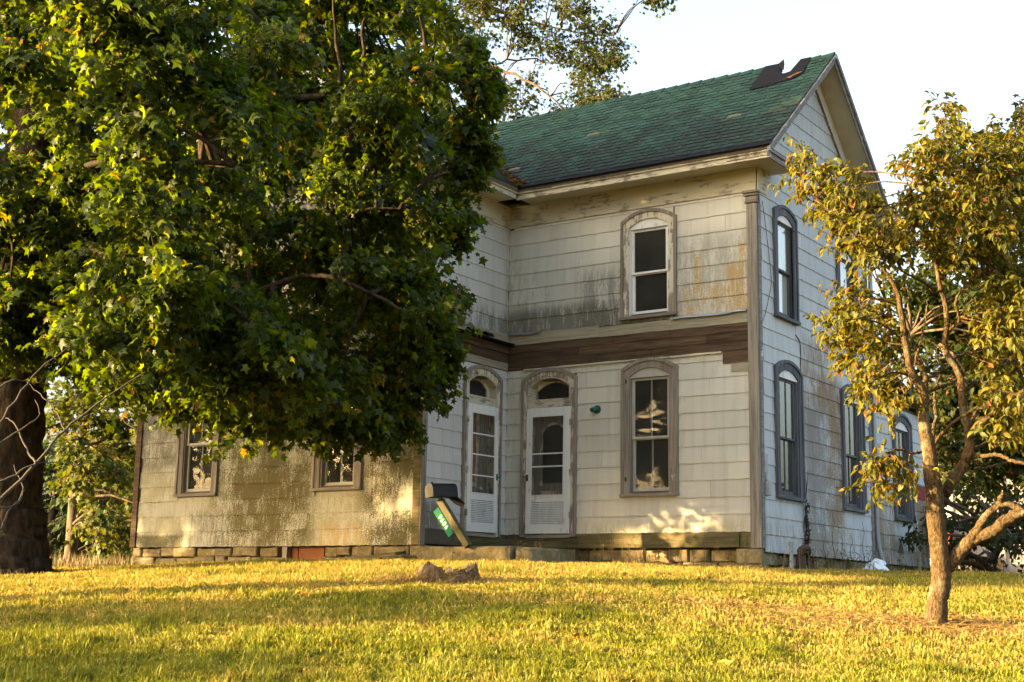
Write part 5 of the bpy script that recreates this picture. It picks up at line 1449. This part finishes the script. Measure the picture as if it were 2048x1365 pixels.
mb = MB(); mb.fbox(frS, -.7, -.6, .4, 1.75, .3, .4); mb.fbox(frS, -.3, -.2, .4, 1.75, .3, .4); obj('frame', mb, M['orange'], mc)
for u_ in (-.65, -.25):
    mb = MB(); c_ = np.array(frS(u_, .85, .6)); ax_ = np.array([*HF[:2], 0]); mb.tube([c_ - ax_ * .12, c_ + ax_ * .12], .38, 18); obj('wheel', mb, M['rusty'], mc)
# row of pale wall further behind

# ------------------------------------------------------------------ lawn grass
def noise2(x, y, s, seed):
    r_ = np.random.default_rng(seed); out = np.zeros_like(x)
    for o_ in range(5):
        a, b, c_, d_ = r_.normal(size=4); f_ = s * (1.0 + .7 * o_)
        out += np.sin((a * x + b * y) * f_ + c_ * 6) * np.cos((-b * x + a * y) * f_ * .83 + d_ * 6) / (1 + .35 * o_)
    return out / 2.2


def inside_house(x, y):
    return ((x > AL - .02) & (x < WX + .02) & (y > DA - .03) & (y < ADD)) | ((x > WX) & (x < .03) & (y > -.02) & (y < ADD + .1)) | ((x > WX - .4) & (x < -2.55) & (y > -2.63) & (y < .1)) | ((x > WX) & (x < -.1) & (y > -.25) & (y < .1))


cu_, cdd = [], []
for d0, d1, dens in ((8.6, 10.5, 3300), (10.5, 13, 2800), (13, 16, 2100), (16, 19, 1800), (19, 23, 1100), (23, 31, 420)):
    hw_ = .40 * d1 + .4; n = int((d1 - d0) * 2 * hw_ * dens)
    cu_.append(rng.uniform(-hw_, hw_, n)); cdd.append(rng.uniform(d0, d1, n))
u = np.concatenate(cu_); d = np.concatenate(cdd)
keep = np.abs(u) < .385 * d + .5; u, d = u[keep], d[keep]
x = CAM[0] + HR[0] * u + HF[0] * d; y = CAM[1] + HR[1] * u + HF[1] * d
keep = ~inside_house(x, y); u, d, x, y = u[keep], d[keep], x[keep], y[keep]
# the bare strawy ring under the small tree is thinner
du = u - (dbase - CAM) @ HR; ddg = d - (dbase - CAM) @ HF
ring = np.exp(-((du + .3) / 1.9) ** 2 - ((ddg + .15) / .75) ** 2) + np.exp(-((du + 1.9) / 1.6) ** 2 - ((ddg - .9) / .5) ** 2) * .7
stumpd = np.hypot(x - sx, y - sy); ring = np.maximum(ring, np.exp(-(stumpd / .7) ** 2))
keep = rng.random(len(u)) > ring * .75; u, d, x, y, ring = u[keep], d[keep], x[keep], y[keep], ring[keep]
z = ground(x, y); n = len(x)
dry = .5 + .5 * noise2(x, y, .75, 3) + .28 * noise2(x, y, 2.6, 5) + .10 * rng.normal(size=n) + .36 * np.clip((d - 13.) / 5, -.5, 1) - .18 + .05 * np.clip(u, -5, 4) * np.clip((15 - d) / 5, 0, 1)
dry = np.clip(dry + ring * .8, 0, 1)
tuft = np.clip(noise2(x, y, 3.6, 9) * .55 + .5 + .35 * noise2(x, y, 11., 21), 0, 1.25)
hgt = (.022 + .072 * tuft ** 1.4 * rng.uniform(.4, 1.25, n) + .014 * rng.random(n)) * (1.08 - .3 * dry) * np.interp(d, [9, 14, 22], [1.2, 1.0, .85])
hgt = np.where(rng.random(n) < .02, hgt * rng.uniform(1.2, 1.8, n), hgt)
wdt = rng.uniform(.0034, .0075, n) * np.interp(d, [9, 14, 22, 30], [1., 1.35, 2.0, 2.6])
az = rng.uniform(0, 2 * np.pi, n); lean = rng.uniform(.1, .95, n)
ld = np.stack([np.cos(az), np.sin(az), np.zeros(n)], 1); az2 = az + rng.normal(size=n) * .8 + np.pi / 2
wv = np.stack([np.cos(az2), np.sin(az2), np.zeros(n)], 1) * wdt[:, None]
B0 = np.stack([x, y, z - .006], 1)
Mi = B0 + ld * (hgt * lean * .35)[:, None] + np.array([0, 0, 1.]) * (hgt * .62)[:, None]
Tp = B0 + ld * (hgt * lean * 1.0)[:, None] + np.array([0, 0, 1.]) * (hgt * (1.05 - .35 * lean))[:, None]
V = np.stack([B0 - wv, B0 + wv, Mi - wv * .75, Mi + wv * .75, Tp], 1).reshape(-1, 3)
Fb = np.array([(0, 1, 3), (0, 3, 2), (2, 3, 4)]); Fc = (Fb[None] + (np.arange(n) * 5)[:, None, None]); far_ = d > 15.5
Fc = np.vstack([Fc[~far_].reshape(-1, 3), np.stack([np.flatnonzero(far_) * 5 + q for q in (0, 1, 4)], 1)])
g1 = np.array([.100, .130, .010]); g2 = np.array([.17, .175, .016]); s1 = np.array([.36, .285, .075]); s2 = np.array([.26, .195, .05])
a = rng.random((n, 1)); gc = g1 * (1 - a) + g2 * a; b = rng.random((n, 1)); sc_ = s1 * (1 - b) + s2 * b
isdry = (rng.random(n) < np.clip(dry * 1.15 - .18, .04, .93))[:, None]
cc = np.where(isdry, sc_, gc * (1 - .35 * dry[:, None]) + s1 * .35 * dry[:, None]) * rng.uniform(.75, 1.25, (n, 1))
tag(arr_obj('grass', V, Fc, M['grass'], None, np.repeat(cc, 5, 0)), 'short mown lawn grass, green mixed with straw', 'grass', kind='stuff')


def straw(name, label, cx, cy, n, ru, rd_, ln=(.08, .28), lift=.05, stand=.15):
    uu = rng.normal(size=n) * ru; dd = rng.normal(size=n) * rd_
    X = cx + HR[0] * uu + HF[0] * dd; Yy = cy + HR[1] * uu + HF[1] * dd; Z = ground(X, Yy) + rng.uniform(0, lift, n)
    a = rng.uniform(0, 6.28, n); up_ = np.abs(rng.normal(size=n)) * stand; l_ = rng.uniform(*ln, n)
    D_ = unit(np.stack([np.cos(a), np.sin(a), up_], 1)) * l_[:, None]; P0 = np.stack([X, Yy, Z], 1)
    W_ = unit(np.cross(D_, rng.normal(size=(n, 3)))) * .0016
    mid_ = P0 + D_ * .5 + np.array([0, 0, 1.]) * (l_ * .10)[:, None]; P1 = P0 + D_
    V = np.stack([P0 - W_, P0 + W_, mid_ - W_, mid_ + W_, P1], 1).reshape(-1, 3)
    pal = np.array([(.24, .155, .055), (.17, .105, .04), (.30, .20, .075), (.10, .06, .025)]); c_ = pal[rng.integers(0, 4, n)] * rng.uniform(.7, 1.2, (n, 1))
    tag(arr_obj(name, V, (Fb[None] + (np.arange(n) * 5)[:, None, None]).reshape(-1, 3), M['straw'], None, np.repeat(c_, 5, 0)), label, 'straw', kind='stuff')


q = gpt((dbase - CAM) @ HR - .3, QD - .15)
straw('dead_grass', 'matted dead grass round the foot of the small tree', q[0], q[1], 5000, .85, .34, (.05, .17), .03)
q = gpt((dbase - CAM) @ HR - 1.9, QD + .9)
straw('dead_grass', 'strip of dead grass stretching left behind the small tree', q[0], q[1], 2000, .8, .25, (.05, .14), .025)
straw('dead_grass', 'dry grass heaped against the old stump', sx - .15 * HR[0] - .2 * HF[0], sy - .15 * HR[1] - .2 * HF[1], 800, .40, .14, (.08, .26), .04, .6)

# fallen leaves, each its own little curl
T0, F0 = leaf_template('maple')
for key, c_ in (('orange', (.42, .17, .03)), ('yellow', (.46, .34, .05)), ('pale tan', (.40, .29, .13))): M['leaf_' + key] = plain('fallen_leaf_' + key.replace(' ', '_'), c_, .7, .2, 30)
def curl(px, py):
    q = ground_at(px, py); s_ = rng.uniform(.08, .13)
    tl = Matrix.Rotation(rng.uniform(0, 6.28), 3, 'Z') @ Matrix.Rotation(rng.uniform(-.6, .6), 3, 'X') @ Matrix.Rotation(rng.uniform(-.5, .5), 3, 'Y')
    pts = [tl @ Vector((v[0] * s_, (v[1] - .5) * s_, v[2] * s_ * 2.0)) for v in T0]
    return q, [(v.x, v.y, v.z) for v in pts]
for px, py, key, where in ((1585, 1292, 'orange', 'left of the small tree, halfway to the frame bottom'), (1452, 1335, 'yellow', 'low in the lawn below the corner post'), (1880, 1358, 'pale tan', 'at the bottom edge right below the small tree'), (2030, 1282, 'yellow', 'at the right edge beside the dead grass'), (1150, 1283, 'orange', 'in the middle of the lawn below the front door'), (990, 1287, 'orange', 'below the stump, nearest the frame bottom'), (1025, 1266, 'pale tan', 'a little right of and below the stump'), (1310, 1318, 'pale tan', 'low in the lawn under the front window'), (1905, 1238, 'yellow', 'just right of the small trunk'), (1740, 1183, 'pale tan', 'on the lawn below the white plastic bag'), (190, 1240, 'orange', 'on the left lawn below the maple trunk'), (606, 1195, 'orange', 'on the lawn below the cellar opening')):
    q, pts = curl(px, py); mb = MB(); mb.add(pts, [tuple(t) for t in F0]); o = obj('fallen_leaf', mb, M['leaf_' + key]); o.location = (q[0], q[1], q[2] + .055)
    tag(o, key + ' fallen leaf ' + where, 'leaf', 'fallen leaves on the lawn')
V, Fl, k = [], [], 0
for _ in range(60):
    q, pts = curl(rng.uniform(20, 2030), 1150 + 200 * rng.random() ** 1.3)
    V.append(np.array(pts) + q + [0, 0, .04]); Fl.append(F0 + k); k += len(pts)
tag(arr_obj('leaf_scatter', np.vstack(V), np.vstack(Fl), M['straw'], None, np.repeat(np.array([(.34, .20, .05), (.25, .13, .04), (.38, .28, .10)])[rng.integers(0, 3, 60)], len(T0), 0)), 'small dry leaves scattered over the lawn', 'leaves', kind='stuff')

# tall weeds along the foundation
def weeds(name, label, pts, n, hh, cols, spread=.12, kinds=3):
    V, Fl, Cl = [], [], []
    k = 0
    for _ in range(n):
        b = np.array(pts[rng.integers(len(pts))]) + np.array([rng.normal() * spread, rng.normal() * spread * .6, 0]); b[2] = float(ground(b[0], b[1]))
        h = rng.uniform(*hh); a = rng.uniform(0, 6.28); ln = rng.uniform(.05, .45)
        P = np.array([b, b + [math.cos(a) * ln * h * .25, math.sin(a) * ln * h * .25, h * .6], b + [math.cos(a) * ln * h, math.sin(a) * ln * h, h]])
        v, f_ = tube_arrays(P, np.array([.005, .004, .0015]), 3); V.append(v); Fl.append(f_ + k); k += len(v); c_ = np.array(cols[rng.integers(len(cols))]) * rng.uniform(.4, .8); Cl.append(np.tile(c_, (len(v), 1)))
        for j_ in range(rng.integers(0, 5)):
            t = rng.uniform(.35, 1); q = b + (P[2] - b) * t; a2 = rng.uniform(0, 6.28); s_ = rng.uniform(.04, .12)
            P2 = np.array([q, q + [math.cos(a2) * s_ * .6, math.sin(a2) * s_ * .6, s_ * .5], q + [math.cos(a2) * s_, math.sin(a2) * s_, s_ * .3]])
            v, f_ = tube_arrays(P2, np.array([.002, .006, .001]), 3); V.append(v); Fl.append(f_ + k); k += len(v); Cl.append(np.tile(c_, (len(v), 1)))
    tag(arr_obj(name, np.vstack(V), np.vstack(Fl), M['straw'], None, np.vstack(Cl)), label, 'weeds', kind='stuff')


dryc = [(.30, .22, .09), (.38, .28, .12), (.16, .11, .06)]
weeds('dry_weeds', 'thin dry weed stalks along the front sill boards', [(a, -.35, 0) for a in np.linspace(-3.0, -.3, 14)], 46, (.12, .55), dryc)
weeds('dry_weeds', 'dry weeds along the foundation of the shaded side wall', [(.3, b, 0) for b in np.linspace(.2, 7.8, 24)], 120, (.12, .5), dryc + [(.08, .08, .03), (.22, .20, .03)])
weeds('dry_weeds', 'tall dry stalks in front of the concrete step', [(H(903, 1100, -2.9)[0], -2.9, 0), (H(1042, 1100, -2.3)[0], -2.3, 0), (H(1080, 1100, -1.)[0], -1., 0)], 9, (.3, .6), dryc, .03)
# dead vine on the side wall
vine = TreeMesh()
for k_ in range(4):
    yy = 1.66 + .03 * k_; pts = [frD(yy + rng.normal() * .02, zz, .025 + rng.uniform(0, .03)) for zz in np.linspace(.65, 1.75 - .15 * k_, 9)]
    vine.limb(np.array(pts), [.014, .01, .005], 5, 3, .006)
vine.limb(np.array([frD(1.72, 1.7, .03), frD(1.76, 1.95, .03), frD(1.70, 2.1, .03)]), [.008, .005, .002], 4, 3); vine.limb(np.array([frD(1.72, 1.7, .03), frD(1.80, 2.0, .03), frD(1.84, 2.2, .03)]), [.008, .005, .002], 4, 3)
for yy, h0, h1 in ((2.5, .65, 1.35), (2.9, .65, 1.6), (3.3, .65, 1.2), (3.75, .65, 1.25), (6.85, 1.0, 1.75), (4.35, .65, 1.5)):
    vine.limb(np.array([frD(yy + .06 * math.sin(i * 2.), h0 + (h1 - h0) * i / 5, .03) for i in range(6)]), [.007, .004, .002], 4, 3, .004)
vo = vine.build('dead_vine', M['rusty'], None); tag(vo, 'dark dead vine stems climbing the shaded side wall', 'vine')
P = np.array([frD(1.68 + rng.normal() * .035, rng.uniform(.75, 1.7), .05 + rng.uniform(0, .03)) for _ in range(260)])
lv, lf, k = leaves(P, rng.normal(size=P.shape) + [0, 0, -1.], rng.normal(size=P.shape) + [1., 0, 0], rng.uniform(.025, .055, len(P)), 'ovate')
arr_obj('dead_leaves', lv, lf, M['straw'], vo, np.tile(np.array([.04, .03, .022]), (len(lv), 1)))

# tall field grass beyond the lawn on the left
n = 16000; u = rng.uniform(-26, -8, n); d = rng.uniform(38, 52, n); x = CAM[0] + HR[0] * u + HF[0] * d; y = CAM[1] + HR[1] * u + HF[1] * d; z = ground(x, y)
hg = rng.uniform(.45, .9, n); az = rng.uniform(0, 6.28, n); ln = rng.uniform(.05, .3, n); W_ = np.stack([np.cos(az + 1.3), np.sin(az + 1.3), np.zeros(n)], 1) * .016
B0 = np.stack([x, y, z], 1); L_ = np.stack([np.cos(az), np.sin(az), np.zeros(n)], 1)
Mi = B0 + L_ * (ln * hg * .3)[:, None] + np.array([0, 0, 1.]) * (hg * .6)[:, None]; Tp = B0 + L_ * (ln * hg)[:, None] + np.array([0, 0, 1.]) * hg[:, None]
V = np.stack([B0 - W_, B0 + W_, Mi - W_, Mi + W_, Tp], 1).reshape(-1, 3)
pal = np.array([(.24, .16, .085), (.28, .20, .115), (.07, .095, .018), (.18, .13, .06)]); c_ = pal[rng.choice(4, n, p=[.28, .22, .35, .15])] * rng.uniform(.7, 1.2, (n, 1))
tag(arr_obj('field_grass', V, (Fb[None] + (np.arange(n) * 5)[:, None, None]).reshape(-1, 3), M['straw'], None, np.repeat(c_, 5, 0)), 'tall tan field grass beyond the lawn on the left', 'grass', kind='stuff')
